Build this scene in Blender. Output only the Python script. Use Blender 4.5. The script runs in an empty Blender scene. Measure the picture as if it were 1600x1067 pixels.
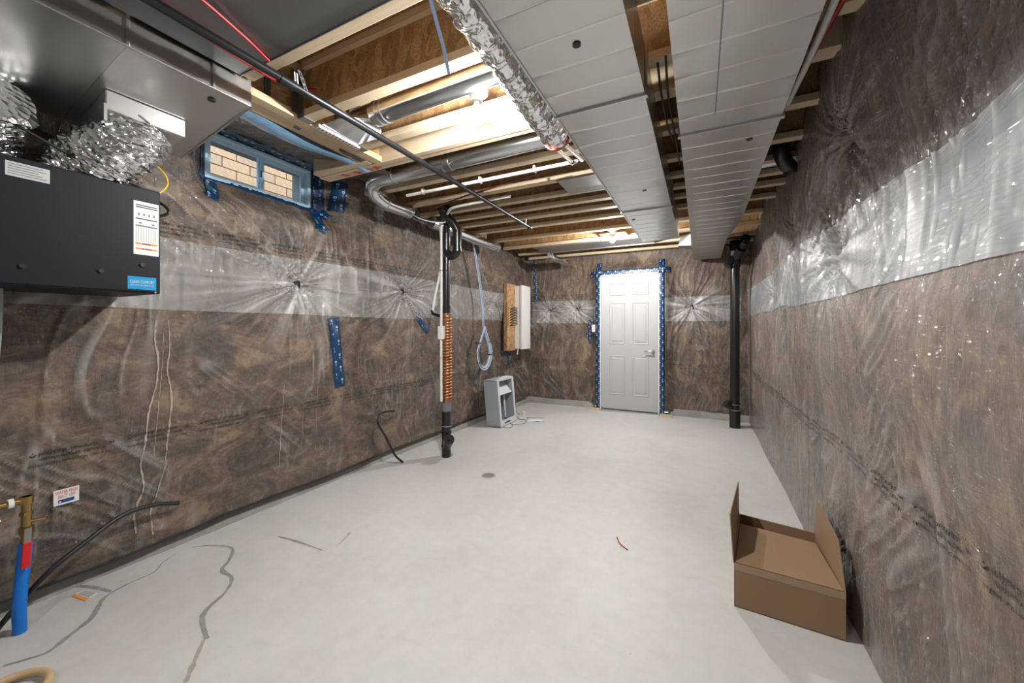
import bpy, math, random
import numpy as np
from mathutils import Vector, Matrix
random.seed(7)
C = bpy.context.scene.collection
sc = bpy.context.scene
PI = math.pi
# ------------------------------------------------------------------ camera, world, exposure
FX, YAW, CX, HY, CAMZ = 595.0, math.radians(26.3), 800.0, 511.0, 1.29
cam = bpy.data.objects.new('camera', bpy.data.cameras.new('camera')); C.objects.link(cam)
cam.location = (0, 0, CAMZ); cam.rotation_euler = (PI / 2, 0, YAW)
cam.data.lens = 36 * FX / 1600; cam.data.sensor_width = 36; cam.data.shift_y = -22.5 / 1600
cam.data.clip_start = 0.02; cam.data.clip_end = 100
sc.camera = cam
w = bpy.data.worlds.new('sky'); sc.world = w; w.use_nodes = True
w.node_tree.nodes['Background'].inputs[0].default_value = (0.50, 0.74, 1.0, 1)
w.node_tree.nodes['Background'].inputs[1].default_value = 2.2
sc.view_settings.view_transform = 'Standard'; sc.view_settings.look = 'None'
sc.view_settings.exposure = 0.74; sc.view_settings.gamma = 1; sc.view_settings.use_curve_mapping = False
BULB_NEAR, BULB_FAR, FILL_REAR = 2700, 2600, 950  # the rear one is an added fill light
SN, CS = math.sin(YAW), math.cos(YAW)

def ray(u, v):
    a = (u - CX) / FX; b = (HY - v) / FX
    return Vector((-SN + a * CS, CS + a * SN, b))
def PX(u, v, x):
    r = ray(u, v); d = x / r.x; return Vector((x, r.y * d, CAMZ + r.z * d))
def PY(u, v, y):
    r = ray(u, v); d = y / r.y; return Vector((r.x * d, y, CAMZ + r.z * d))
def PZ(u, v, z):
    r = ray(u, v); d = (z - CAMZ) / r.z; return Vector((r.x * d, r.y * d, z))

# ------------------------------------------------------------------ materials
def nt(name):
    m = bpy.data.materials.new(name); m.use_nodes = True
    return m, m.node_tree, m.node_tree.nodes['Principled BSDF']
def setp(b, **k):
    for n, v in k.items():
        b.inputs[n.replace('_', ' ')].default_value = v
def col(c): return (c[0], c[1], c[2], 1)
def coords(t, scale=(1, 1, 1), rot=(0, 0, 0)):
    tc = t.nodes.new('ShaderNodeTexCoord'); mp = t.nodes.new('ShaderNodeMapping')
    mp.inputs['Scale'].default_value = scale; mp.inputs['Rotation'].default_value = rot
    t.links.new(tc.outputs['Object'], mp.inputs[0]); return mp.outputs[0]
def noise(t, vec, s, det=4, rough=.55, dist=0):
    n = t.nodes.new('ShaderNodeTexNoise'); n.inputs['Scale'].default_value = s
    n.inputs['Detail'].default_value = det; n.inputs['Roughness'].default_value = rough
    n.inputs['Distortion'].default_value = dist
    t.links.new(vec, n.inputs['Vector']); return n.outputs['Fac']
def ramp(t, f, stops):
    r = t.nodes.new('ShaderNodeValToRGB'); e = r.color_ramp.elements
    while len(e) < len(stops): e.new(0.5)
    for i, (p, c) in enumerate(stops):
        e[i].position = p; e[i].color = col(c) if not isinstance(c, float) else (c, c, c, 1)
    t.links.new(f, r.inputs[0]); return r.outputs[0]
def mixc(t, f, a, b, mode='MIX'):
    m = t.nodes.new('ShaderNodeMix'); m.data_type = 'RGBA'; m.blend_type = mode
    for s, x in ((m.inputs[0], f), (m.inputs[6], a), (m.inputs[7], b)):
        if hasattr(x, 'default_value'): t.links.new(x, s)
        elif isinstance(x, (int, float)): s.default_value = x
        else: s.default_value = col(x)
    return m.outputs[2]
def bump(t, f, dist, strength=1.0, nrm=None):
    b = t.nodes.new('ShaderNodeBump'); b.inputs['Strength'].default_value = strength
    b.inputs['Distance'].default_value = dist; t.links.new(f, b.inputs['Height'])
    if nrm is not None: t.links.new(nrm, b.inputs['Normal'])
    return b.outputs[0]
def simple(name, c, rough=.5, metal=0.0, bmp=0.0, bs=60, var=0.0, coat=0.0, **k):
    m, t, b = nt(name); setp(b, Base_Color=col(c), Roughness=rough, Metallic=metal, Coat_Weight=coat, **k)
    if bmp or var:
        v = coords(t); f = noise(t, v, bs)
        if bmp: t.links.new(bump(t, f, bmp), b.inputs['Normal'])
        if var:
            f2 = noise(t, v, 3 if var > 0 else bs)
            t.links.new(ramp(t, f2, [(.3, tuple(x * (1 - abs(var)) for x in c)), (.7, tuple(min(1, x * (1 + abs(var))) for x in c))]), b.inputs['Base Color'])
    return m

def mk_insulation(name, sc_vec, tint=1.0, haze=.22, cr=(9, 9, 1.6), bk=1.0):
    m, t, b = nt(name)
    v = coords(t, sc_vec)
    f1 = noise(t, v, 3.4, 9, .72, 1.4); f2 = noise(t, v, 13, 7, .68, 1.6)
    k = tint
    base = ramp(t, f1, [(.36, (.020 * k, .015 * k, .013 * k)), (.46, (.062 * k, .040 * k, .029 * k)),
                        (.54, (.150 * k, .094 * k, .058 * k)), (.63, (.34 * k, .225 * k, .138 * k))])
    base = mixc(t, .45, base, ramp(t, f2, [(.34, (.030 * k, .026 * k, .026 * k)), (.52, (.11 * k, .078 * k, .056 * k)), (.70, (.27 * k, .20 * k, .145 * k))]))
    f3 = noise(t, coords(t, (1, 1, 1)), 1.7, 3, .5, .4)
    base = mixc(t, ramp(t, f3, [(.36, haze * .35), (.66, haze)]), base, (.27, .235, .215))
    at = t.nodes.new('ShaderNodeAttribute'); at.attribute_name = 'pleat_glint'
    base = mixc(t, ramp(t, at.outputs['Fac'], [(.1, 0.0), (.9, .55)]), base, (.46, .435, .42))  # cloudy folds, with highlight streaks painted into the base colour
    t.links.new(base, b.inputs['Base Color'])
    setp(b, Roughness=.6, Coat_Weight=1.0, Coat_Roughness=.085, Coat_IOR=1.55)
    c1 = ramp(t, noise(t, coords(t, cr), 2.6, 2, .5, 1.8), [(.36, 0.0), (.5, 1.0), (.64, 0.0)])
    c2 = ramp(t, noise(t, coords(t, (2.2, 2.2, 8), (.6, .6, 0)), 2.6, 2, .5, 1.2), [(.40, 0.0), (.5, 1.0), (.60, 0.0)])
    w3 = noise(t, coords(t, (3, 3, 2)), 9, 3, .55, 1.0)
    def add(x, y, wy):
        ad = t.nodes.new('ShaderNodeMath'); ad.operation = 'MULTIPLY_ADD'; ad.inputs[1].default_value = wy
        t.links.new(y, ad.inputs[0]); t.links.new(x, ad.inputs[2]); return ad.outputs[0]
    hsum = add(add(c1, c2, .7), w3, .9)
    t.links.new(bump(t, hsum, .011 * bk, 1.0), b.inputs['Coat Normal'])
    t.links.new(bump(t, f2, .004, .6), b.inputs['Normal'])
    return m
M = {}
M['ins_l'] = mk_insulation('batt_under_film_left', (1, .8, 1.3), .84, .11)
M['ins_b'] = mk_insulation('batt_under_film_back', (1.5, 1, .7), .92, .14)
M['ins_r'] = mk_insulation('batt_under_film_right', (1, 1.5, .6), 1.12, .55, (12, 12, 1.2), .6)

def mk_film(name, fac, c, cw=1.0, cr=.1):
    m, t, b = nt(name)
    setp(b, Base_Color=col(c), Roughness=.45, Coat_Weight=cw, Coat_Roughness=cr)
    w1 = ramp(t, noise(t, coords(t, (3, 1.4, 10)), 2.0, 2, .5, 1.5), [(.36, 0.0), (.5, 1.0), (.64, 0.0)])
    nb = bump(t, w1, .012, 1.0)
    t.links.new(nb, b.inputs['Coat Normal'])
    tr = t.nodes.new('ShaderNodeBsdfTransparent'); mx = t.nodes.new('ShaderNodeMixShader')
    f = ramp(t, noise(t, coords(t), 2.5, 4, .6, .6), [(.3, fac - .16), (.7, fac + .14)])
    at = t.nodes.new('ShaderNodeAttribute'); at.attribute_name = 'pleat_glint'
    ma = t.nodes.new('ShaderNodeMath'); ma.operation = 'MULTIPLY_ADD'; ma.inputs[1].default_value = .55; ma.use_clamp = True
    t.links.new(at.outputs['Fac'], ma.inputs[0]); t.links.new(f, ma.inputs[2])
    t.links.new(mixc(t, at.outputs['Fac'], c, (.62, .61, .60)), b.inputs['Base Color'])  # paler along folds: whitened plastic plus painted highlight streaks
    t.links.new(ma.outputs[0], mx.inputs[0]); t.links.new(tr.outputs[0], mx.inputs[1]); t.links.new(b.outputs[0], mx.inputs[2])
    t.links.new(mx.outputs[0], t.nodes['Material Output'].inputs['Surface'])
    return m
M['film'] = mk_film('clear_film_overlap', .44, (.40, .395, .38))
M['film_r'] = mk_film('clear_film_overlap_right', .66, (.34, .36, .38), .55, .14)
M['film_blue'] = mk_film('blue_film', .85, (.30, .58, .90))

def mk_concrete():
    m, t, b = nt('concrete_floor')
    v = coords(t)
    f1 = noise(t, v, 1.1, 6, .6, .4); f2 = noise(t, v, 14, 6, .65); f3 = noise(t, coords(t, (1, 2.2, 1)), 4.5, 7, .7, .8)
    c = ramp(t, f1, [(.3, (.50, .495, .475)), (.5, (.57, .568, .555)), (.72, (.60, .60, .59))])
    c = mixc(t, .25, c, ramp(t, f2, [(.3, (.44, .43, .40)), (.7, (.64, .63, .61))]))
    c = mixc(t, ramp(t, f3, [(.60, 0.0), (.80, .35)]), c, (.42, .37, .31))
    sp = noise(t, v, 60, 2, .5)
    c = mixc(t, ramp(t, sp, [(.76, 0.0), (.80, .5)]), c, (.25, .23, .2))
    t.links.new(c, b.inputs['Base Color'])
    t.links.new(ramp(t, f1, [(.3, .42), (.7, .62)]), b.inputs['Roughness'])
    t.links.new(bump(t, f3, .004, .35), b.inputs['Normal'])
    return m
M['concrete'] = mk_concrete()
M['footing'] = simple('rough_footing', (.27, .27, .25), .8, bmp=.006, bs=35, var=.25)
M['crack'] = simple('crack_filler', (.26, .26, .245), .8, var=-.2, bs=30)
M['glue'] = simple('dried_glue', (.36, .31, .26), .6)
M['dirt'] = simple('dirt_stain', (.36, .33, .28), .85, var=-.15, bs=40)

def mk_galv(name, c=(.60, .61, .61), rough=.3, dent=.002, patch=.2):
    m, t, b = nt(name)
    v = coords(t)
    f = noise(t, v, 5, 2, .5, .5)
    setp(b, Metallic=1.0, Roughness=rough + .08, Base_Color=col(c))
    lo = noise(t, coords(t, (2.0, 1, 2)), 3.0, 2, .4)
    pass
    return m
M['galv'] = mk_galv('galvanised_sheet', (.62, .62, .61), .24, .004)
M['galv_d'] = mk_galv('dark_galvanised_pan', (.26, .27, .28), .36, .001)
M['galv_p'] = mk_galv('round_duct_metal', (.72, .76, .79), .10, .001, .1)
def mk_foil():
    m, t, b = nt('crinkled_foil')
    vo = t.nodes.new('ShaderNodeTexVoronoi'); vo.inputs['Scale'].default_value = 42; t.links.new(coords(t, (1, 1, 1)), vo.inputs['Vector'])
    setp(b, Metallic=1.0, Base_Color=(.86, .88, .90, 1), Roughness=.13)
    t.links.new(bump(t, vo.outputs['Distance'], .010, .6), b.inputs['Normal'])
    return m
M['foil'] = mk_foil()
def mk_wood(name, a, bcol, sv):
    m, t, b = nt(name)
    f = noise(t, coords(t, sv), 5, 5, .6, .8); f2 = noise(t, coords(t), 1.5, 2)
    c = ramp(t, f, [(.3, a), (.7, bcol)])
    c = mixc(t, .25, c, ramp(t, f2, [(.35, tuple(x * .7 for x in a)), (.65, tuple(min(1, x * 1.1) for x in bcol))]))
    kn = noise(t, coords(t, (1, 1, 1)), 9, 1, .3)
    c = mixc(t, ramp(t, kn, [(.80, 0.0), (.86, .6)]), c, (.22, .10, .04))
    t.links.new(c, b.inputs['Base Color']); setp(b, Roughness=.62)
    return m
M['pine'] = mk_wood('pine_flange', (.54, .41, .26), (.68, .56, .40), (.7, 18, 18))
M['pine_y'] = mk_wood('pine_board', (.50, .36, .21), (.66, .52, .35), (18, .7, 18))
def mk_osb(name, a, bb, s=26):
    m, t, b = nt(name)
    v = t.nodes.new('ShaderNodeTexVoronoi'); v.inputs['Scale'].default_value = s
    wv = noise(t, coords(t), 6, 2)
    ad = t.nodes.new('ShaderNodeVectorMath'); ad.operation = 'ADD'
    co = coords(t, (1, .45, .5), (.3, .4, .6))
    sc_ = t.nodes.new('ShaderNodeVectorMath'); sc_.operation = 'SCALE'; sc_.inputs['Scale'].default_value = .12
    cn = t.nodes.new('ShaderNodeCombineXYZ')
    for i in range(3): t.links.new(wv, cn.inputs[i])
    t.links.new(cn.outputs[0], sc_.inputs[0]); t.links.new(co, ad.inputs[0]); t.links.new(sc_.outputs[0], ad.inputs[1])
    t.links.new(ad.outputs[0], v.inputs['Vector'])
    sp = t.nodes.new('ShaderNodeSeparateColor'); t.links.new(v.outputs['Color'], sp.inputs[0])
    c = ramp(t, sp.outputs[0], [(0, a), (.5, tuple((x + y) / 2 for x, y in zip(a, bb))), (1, bb)])
    fine = noise(t, coords(t, (30, 6, 30)), 4, 3, .6)
    c = mixc(t, ramp(t, fine, [(.35, .55), (.6, 0.0)]), c, tuple(x * .45 for x in a))
    t.links.new(c, b.inputs['Base Color']); setp(b, Roughness=.7)
    t.links.new(bump(t, sp.outputs[0], .003, .5), b.inputs['Normal'])
    return m
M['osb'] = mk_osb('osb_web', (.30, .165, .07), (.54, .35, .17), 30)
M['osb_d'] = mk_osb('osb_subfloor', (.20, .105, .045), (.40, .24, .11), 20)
M['abs'] = simple('black_abs', (.012, .012, .013), .28)
M['iron'] = simple('black_iron', (.022, .023, .026), .34, .6)
M['rubber'] = simple('black_rubber', (.013, .013, .014), .45)
M['hrvbody'] = simple('black_powder_coat', (.009, .012, .016), .5, Specular_IOR_Level=.2)
M['white'] = simple('white_paint', (.70, .70, .70), .38)
M['pvc'] = simple('white_pipe', (.80, .79, .76), .32)
M['paper'] = simple('white_label', (.74, .75, .76), .5)
M['paper2'] = simple('grey_label', (.50, .51, .50), .5)
M['doorwhite'] = simple('door_paint', (.44, .45, .465), .5)
M['vinyl'] = simple('daylight_tinted_frame', (.58, .82, 1.0), .28)  # white frame with the blue daylight on it put into the colour
M['tape'] = simple('blue_sheathing_tape', (.003, .038, .115), .30, bmp=.004, bs=40, coat=.4)
M['mark'] = simple('pale_tape_print', (.55, .66, .78), .4)
M['ink'] = simple('black_ink', (.015, .015, .016), .5)
M['inkgrey'] = simple('grey_ink', (.16, .16, .17), .5)
M['orange'] = simple('orange_print', (.85, .25, .04), .5)
M['redink'] = simple('red_paint_mark', (.70, .07, .03), .6)
M['skyblue'] = simple('bright_blue_sticker', (.0, .27, .58), .35)
M['navy'] = simple('navy_print', (.01, .05, .22), .4)
M['bluepex'] = simple('blue_pex', (.0, .16, .62), .3)
M['redpex'] = simple('red_pex', (.32, .006, .010), .45)
M['redgrip'] = simple('red_handle_grip', (.55, .01, .015), .35)
M['steel'] = simple('steel', (.55, .55, .55), .3, 1.0)
M['chrome'] = simple('satin_chrome', (.70, .69, .67), .22, 1.0)
M['grate'] = simple('drain_grate', (.42, .41, .38), .5)
M['brass'] = simple('brass', (.40, .27, .10), .35, 1.0)
M['copper'] = simple('copper', (.62, .33, .17), .33, 1.0)
M['brownwire'] = simple('brown_wire', (.12, .025, .02), .4)
M['yellow'] = simple('yellow_wire', (.80, .55, .02), .4)
M['bluecable'] = simple('pale_blue_cable', (.28, .42, .66), .4)
M['whitecable'] = simple('pale_cable', (.66, .72, .78), .4)
M['clearhose'] = simple('clear_vinyl_hose', (.45, .47, .46), .2, Alpha=.65)
M['greyplastic'] = simple('grey_plastic', (.36, .39, .43), .4)
M['greyplastic2'] = simple('light_grey_plastic', (.58, .61, .64), .4)
M['darkinside'] = simple('dark_inside', (.05, .052, .05), .6)
M['sill'] = simple('grey_threshold', (.33, .34, .36), .4, .3)
M['tancoil'] = simple('tan_hose', (.55, .40, .22), .5)
M['brick'] = simple('tan_brick', (.88, .47, .24), .85, bmp=.004, bs=50, var=-.12)
M['brick2'] = simple('grey_brick', (.76, .43, .24), .85, bmp=.004, bs=50, var=-.12)
M['mortar'] = simple('mortar', (.22, .18, .13), .9)
M['vent'] = simple('brown_vent', (.07, .045, .02), .6)
M['caulk'] = simple('black_sealant', (.02, .022, .025), .4)
M['soil'] = simple('soil', (.12, .10, .08), .9)
def mk_card(name, c):
    m, t, b = nt(name)
    f = noise(t, coords(t, (1, 1, 30)), 3, 3); f2 = noise(t, coords(t), 2, 3)
    cc = ramp(t, f2, [(.3, tuple(x * .85 for x in c)), (.7, c)])
    t.links.new(cc, b.inputs['Base Color']); setp(b, Roughness=.6)
    t.links.new(bump(t, f, .001, .4), b.inputs['Normal']); return m
M['card'] = mk_card('cardboard', (.30, .19, .105)); M['cardtape'] = simple('clear_packing_tape', (.34, .22, .13), .15, coat=1)
def mk_glass():
    m, t, b = nt('window_glass')
    g = t.nodes.new('ShaderNodeBsdfGlossy'); g.inputs['Roughness'].default_value = .02
    tr = t.nodes.new('ShaderNodeBsdfTransparent'); fr = t.nodes.new('ShaderNodeFresnel'); mx = t.nodes.new('ShaderNodeMixShader')
    fr.inputs[0].default_value = 1.3
    t.links.new(fr.outputs[0], mx.inputs[0]); t.links.new(tr.outputs[0], mx.inputs[1]); t.links.new(g.outputs[0], mx.inputs[2])
    t.links.new(mx.outputs[0], t.nodes['Material Output'].inputs['Surface']); return m
M['glass'] = mk_glass()
def mk_emit(name, s):
    m, t, b = nt(name); setp(b, Base_Color=(.9, .9, .9, 1), Emission_Color=(1.0, .978, .945, 1), Emission_Strength=s); return m
M['bulb_n'] = mk_emit('lit_bulb_near', BULB_NEAR); M['bulb_f'] = mk_emit('lit_bulb_far', BULB_FAR); M['fill_r'] = mk_emit('fill_bulb_rear', FILL_REAR)

# ------------------------------------------------------------------ mesh helpers
def tag(o, label=None, cat=None, group=None, kind=None):
    if label: o['label'] = label
    if cat: o['category'] = cat
    if group: o['group'] = group
    if kind: o['kind'] = kind
    return o
def wloc(o):
    l = Vector((0, 0, 0))
    while o is not None:
        l += o.location; o = o.parent
    return l
def thing(name, label, cat, loc, group=None):
    o = bpy.data.objects.new(name, None); o.empty_display_size = .05; C.objects.link(o); o.location = loc
    return tag(o, label, cat, group)
class MB:
    def __init__(s): s.v = []; s.f = []
    def add(s, vs, fs):
        n = len(s.v); s.v += [tuple(x) for x in vs]; s.f += [tuple(n + i for i in f) for f in fs]; return s
    def hexa(s, p):   # 8 points: bottom 4 ccw, top 4 ccw
        return s.add(p, [(3, 2, 1, 0), (4, 5, 6, 7), (0, 1, 5, 4), (1, 2, 6, 5), (2, 3, 7, 6), (3, 0, 4, 7)])
    def box(s, x0, x1, y0, y1, z0, z1):
        return s.hexa([(x0, y0, z0), (x1, y0, z0), (x1, y1, z0), (x0, y1, z0), (x0, y0, z1), (x1, y0, z1), (x1, y1, z1), (x0, y1, z1)])
    def bar(s, a, b, w, h, up=(0, 0, 1)):
        a = Vector(a); b = Vector(b); d = (b - a).normalized(); sd = d.cross(Vector(up)).normalized(); u = sd.cross(d)
        q = [(-w / 2, -h / 2), (w / 2, -h / 2), (w / 2, h / 2), (-w / 2, h / 2)]
        A = [a + sd * x + u * y for x, y in q]; B = [b + sd * x + u * y for x, y in q]
        return s.add(A + B, [(0, 1, 2, 3), (7, 6, 5, 4), (0, 4, 5, 1), (1, 5, 6, 2), (2, 6, 7, 3), (3, 7, 4, 0)])
    def tube(s, pts, r, n=14, cap=True, rf=None):
        pts = [Vector(p) for p in pts]; m = len(pts); rings = []
        t0 = (pts[1] - pts[0]).normalized()
        u = t0.cross(Vector((0, 0, 1)));
        if u.length < .05: u = t0.cross(Vector((1, 0, 0)))
        u.normalize(); vs = []; fs = []
        for i, p in enumerate(pts):
            t = (pts[min(i + 1, m - 1)] - pts[max(i - 1, 0)]).normalized()
            u = (u - t * u.dot(t)).normalized(); wv = t.cross(u)
            ri = r[i] if hasattr(r, '__len__') else r
            for k in range(n):
                a = 2 * PI * k / n; rr = ri * (rf(i, k) if rf else 1)
                vs.append(p + (u * math.cos(a) + wv * math.sin(a)) * rr)
        for i in range(m - 1):
            for k in range(n):
                k2 = (k + 1) % n; fs.append((i * n + k, i * n + k2, (i + 1) * n + k2, (i + 1) * n + k))
        if cap:
            fs.append(tuple(range(n - 1, -1, -1))); fs.append(tuple((m - 1) * n + k for k in range(n)))
        return s.add(vs, fs)
    def disc(s, c, r, nrm, n=14, h=0.0):
        c = Vector(c); nrm = Vector(nrm).normalized(); return s.tube([c, c + nrm * max(h, .0005)], r, n)
    def ball(s, c, r, n=12, m=8, sz=1.0):
        vs = []; fs = []
        for i in range(m + 1):
            th = PI * i / m
            for k in range(n):
                a = 2 * PI * k / n
                vs.append((c[0] + r * math.sin(th) * math.cos(a), c[1] + r * math.sin(th) * math.sin(a), c[2] + r * sz * math.cos(th)))
        for i in range(m):
            for k in range(n):
                fs.append((i * n + k, (i + 1) * n + k, (i + 1) * n + (k + 1) % n, i * n + (k + 1) % n))
        return s.add(vs, fs)
    def build(s, name, mat, parent=None, smooth=None, bevel=0):
        if parent is not None: off = wloc(parent)
        else:
            a = np.array(s.v); off = Vector(((a[:, 0].min() + a[:, 0].max()) / 2, (a[:, 1].min() + a[:, 1].max()) / 2, a[:, 2].min()))
        me = bpy.data.meshes.new(name)
        me.from_pydata([(x - off.x, y - off.y, z - off.z) for x, y, z in s.v], [], s.f)
        me.materials.append(mat if not isinstance(mat, str) else M[mat])
        import bmesh
        bm = bmesh.new(); bm.from_mesh(me); bmesh.ops.recalc_face_normals(bm, faces=bm.faces); bm.to_mesh(me); bm.free()
        o = bpy.data.objects.new(name, me); C.objects.link(o)
        if parent is not None: o.parent = parent
        else: o.location = off
        if smooth is not None:
            me.shade_smooth()
            if smooth < 180: me.set_sharp_from_angle(angle=math.radians(smooth))
        if bevel:
            b = o.modifiers.new('bevel', 'BEVEL'); b.width = bevel; b.segments = 2; b.limit_method = 'ANGLE'; b.angle_limit = math.radians(50)
        return o
def cat_rom(pts, k=8):
    P = [Vector(p) for p in pts]; P = [P[0] * 2 - P[1]] + P + [P[-1] * 2 - P[-2]]; out = []
    for i in range(1, len(P) - 2):
        for j in range(k):
            t = j / k; a, b, c, d = P[i - 1], P[i], P[i + 1], P[i + 2]
            out.append(.5 * ((2 * b) + (c - a) * t + (2 * a - 5 * b + 4 * c - d) * t * t + (-a + 3 * b - 3 * c + d) * t ** 3))
    out.append(P[-2]); return out
def pipe(name, mat, pts, r, parent=None, n=12, k=8, cap=True):
    return MB().tube(cat_rom(pts, k) if k > 1 else pts, r, n, cap).build(name, mat, parent, smooth=50)

# ------------------------------------------------------------------ wall surfaces (real folds in the mesh)
def _h(ix, iy, s):
    n = (ix.astype(np.int64) * 374761393 + iy.astype(np.int64) * 668265263 + s * 1442695041) & 0x7fffffff
    n = ((n ^ (n >> 13)) * 1274126177) & 0x7fffffff
    return ((n ^ (n >> 16)) & 0xffff) / 65535.0
def vn(x, y, s=0):
    x = np.asarray(x, float); y = np.asarray(y, float)
    x0 = np.floor(x); y0 = np.floor(y); fx = x - x0; fy = y - y0
    fx = fx * fx * fx * (fx * (fx * 6 - 15) + 10); fy = fy * fy * fy * (fy * (fy * 6 - 15) + 10)
    a = _h(x0, y0, s); b = _h(x0 + 1, y0, s); c = _h(x0, y0 + 1, s); d = _h(x0 + 1, y0 + 1, s)
    return (a * (1 - fx) + b * fx) * (1 - fy) + (c * (1 - fx) + d * fx) * fy
def ridge(n, p=2.5): return (1 - np.abs(2 * n - 1)) ** p
def sst(a, b, x):
    t = np.clip((x - a) / (b - a), 0, 1); return t * t * (3 - 2 * t)
def folds(s, z, hooks, seed, amp=1.0):
    h = .06 * (vn(s / .75, z / .6, seed) - .5) + .018 * (vn(s / .22 + 9, z / .3, seed + 1) - .5)
    # draped folds, patchy
    wr = s + .12 * (vn(s / .4, z / .5, seed + 7) - .5) + .25 * z * (vn(s / 1.1, z * 0 + 3, seed + 8) - .5)
    mask = sst(.35, .75, vn(s / .5, z / .6, seed + 2))
    h += .014 * amp * ridge(vn(wr / .055, z / .55, seed + 3), 3) * mask + .005 * amp * ridge(vn(wr / .026, z / .3, seed + 6), 2)
    dg = s * .7 + z * .75; dg2 = s * .75 - z * .7
    mask2 = sst(.5, .85, vn(s / .45 + 5, z / .5, seed + 4))
    h += .013 * amp * ridge(vn(dg / .045, dg2 / .45, seed + 5), 3) * mask2
    for i, (hs, hz, R) in enumerate(hooks):
        ds = s - hs; dz = z - hz; r = np.sqrt(ds * ds + dz * dz) + 1e-5
        cx = ds / r; cz = dz / r
        ang = np.arctan2(dz, ds) + .05 * (vn(r / .15, r * 0, seed + 30 + i) - .5)
        n1 = vn(np.cos(ang) * 5.5 + 20, np.sin(ang) * 5.5 + 20, seed + 11 + i)
        n2 = vn(np.cos(ang) * 12 + 40, np.sin(ang) * 12 + 40, seed + 21 + i)
        env = np.minimum(r / .05, 1) * np.exp(-r / R)
        h += amp * env * (.050 * (ridge(n1, 2) - .3) + .024 * (ridge(n2, 2.5) - .3))
        h += -.085 * np.exp(-(r / (R * .45)) ** 1.3)
    return h
def pleat_glints(s, z, hooks, seed):  # mask for pale fold streaks: whitened plastic and painted highlights
    wr = s + .12 * (vn(s / .4, z / .5, seed + 7) - .5) + .25 * z * (vn(s / 1.1, z * 0 + 3, seed + 8) - .5)
    m1 = sst(.45, .85, vn(s / .5, z / .6, seed + 2))
    p = .75 * ridge(vn(wr / .055, z / .55, seed + 3), 9) * m1
    p = np.maximum(p, .45 * ridge(vn(wr / .026, z / .3, seed + 6), 8) * sst(.4, .8, vn(s / .35 + 3, z / .35, seed + 12)))
    dg = s * .7 + z * .75; dg2 = s * .75 - z * .7
    p = np.maximum(p, .8 * ridge(vn(dg / .045, dg2 / .45, seed + 5), 9) * sst(.5, .85, vn(s / .45 + 5, z / .5, seed + 4)))
    for i, (hs, hz, R) in enumerate(hooks):
        ds = s - hs; dz = z - hz; r = np.sqrt(ds * ds * .6 + dz * dz) + 1e-5; rr = np.sqrt(ds * ds + dz * dz) + 1e-5
        ang = np.arctan2(dz, ds) + .05 * (vn(rr / .15, rr * 0, seed + 30 + i) - .5)
        n1 = vn(np.cos(ang) * 5.5 + 20, np.sin(ang) * 5.5 + 20, seed + 11 + i)
        n2 = vn(np.cos(ang) * 13 + 40, np.sin(ang) * 13 + 40, seed + 21 + i)
        e = np.exp(-(r / (R * 1.25)) ** 1.6) * (.55 + .9 * vn(r / .10, ang * 3, seed + 41))
        p = np.maximum(p, e * 1.1 * ridge(n1, 8)); p = np.maximum(p, e * .8 * ridge(n2, 6))
    return np.clip(p, 0, 1)
HK = {}
HL = [(1.91, 1.625, .34), (3.03, 1.66, .32), (4.75, 1.60, .16)]
HB = [(-2.29, 1.57, .20), (-1.82, 1.59, .18), (-.109, 1.59, .30)]
HR = [(2.18, 2.13, .22), (2.48, 1.65, .24), (3.37, 1.96, .20), (4.4, 1.62, .20)]
WY0, WY1, WZ0, WZ1 = 1.36, 2.10, 2.29, 2.585     # window opening
HK.update(L=(HL, 100), B=(HB, 200), R=(HR, 300))
def SL(y, z):
    y = np.asarray(y, float); z = np.asarray(z, float)
    b = -2.765 + .085 * (y - .5) / 5.5
    h = folds(y, z, HL, 100)
    low = sst(.35, .08, z); h = h * (1 - .8 * low) + .01 * low
    win = sst(1.18, 1.36, y) * sst(2.34, 2.12, y) * sst(2.06, 2.29, z)
    return b + h * (1 - .7 * win) - .185 * win
def SB(x, z):
    x = np.asarray(x, float); z = np.asarray(z, float)
    h = folds(x, z, HB, 200, .9)
    low = sst(.3, .08, z); h = h * (1 - .8 * low)
    dx = np.maximum(np.maximum(-1.43 - x, x + .49), 0)
    dz = np.maximum(z - 2.14, 0)
    dd = np.sqrt(dx * dx + dz * dz); fr = np.exp(-(dd / .10) ** 2)
    return 6.07 - (h * (1 - fr) + .145 * fr + .01)
def SR(y, z):
    y = np.asarray(y, float); z = np.asarray(z, float)
    h = folds(y, z, HR, 300, .8)
    low = sst(.45, .1, z); h = h * (1 - .85 * low)
    near = sst(.5, 1.6, y); h = h * (.55 + .45 * near)
    lean = .09 * sst(1.75, 2.45, z) * sst(3.3, 1.9, y)
    return .595 - h - lean
def Lp(y, z, off=0.0):
    return Vector((float(SL(y, z)) + off, y, z))
def Bp(x, z, off=0.0): return Vector((x, float(SB(x, z)) - off, z))
def Rp(y, z, off=0.0): return Vector((float(SR(y, z)) - off, y, z))
SURF = {'L': Lp, 'B': Bp, 'R': Rp}
def pts_surf(side, S, Z, off=0.0):
    if side == 'L': return np.stack([SL(S, Z) + off, S, Z], -1)
    if side == 'B': return np.stack([S, SB(S, Z) - off, Z], -1)
    return np.stack([SR(S, Z) - off, S, Z], -1)
def set_pleat_glint(me, side, S, Z):
    at = me.attributes.new('pleat_glint', 'FLOAT', 'POINT'); at.data.foreach_set('value', pleat_glints(S, Z, *HK[side]).ravel().astype(np.float32))
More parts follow.
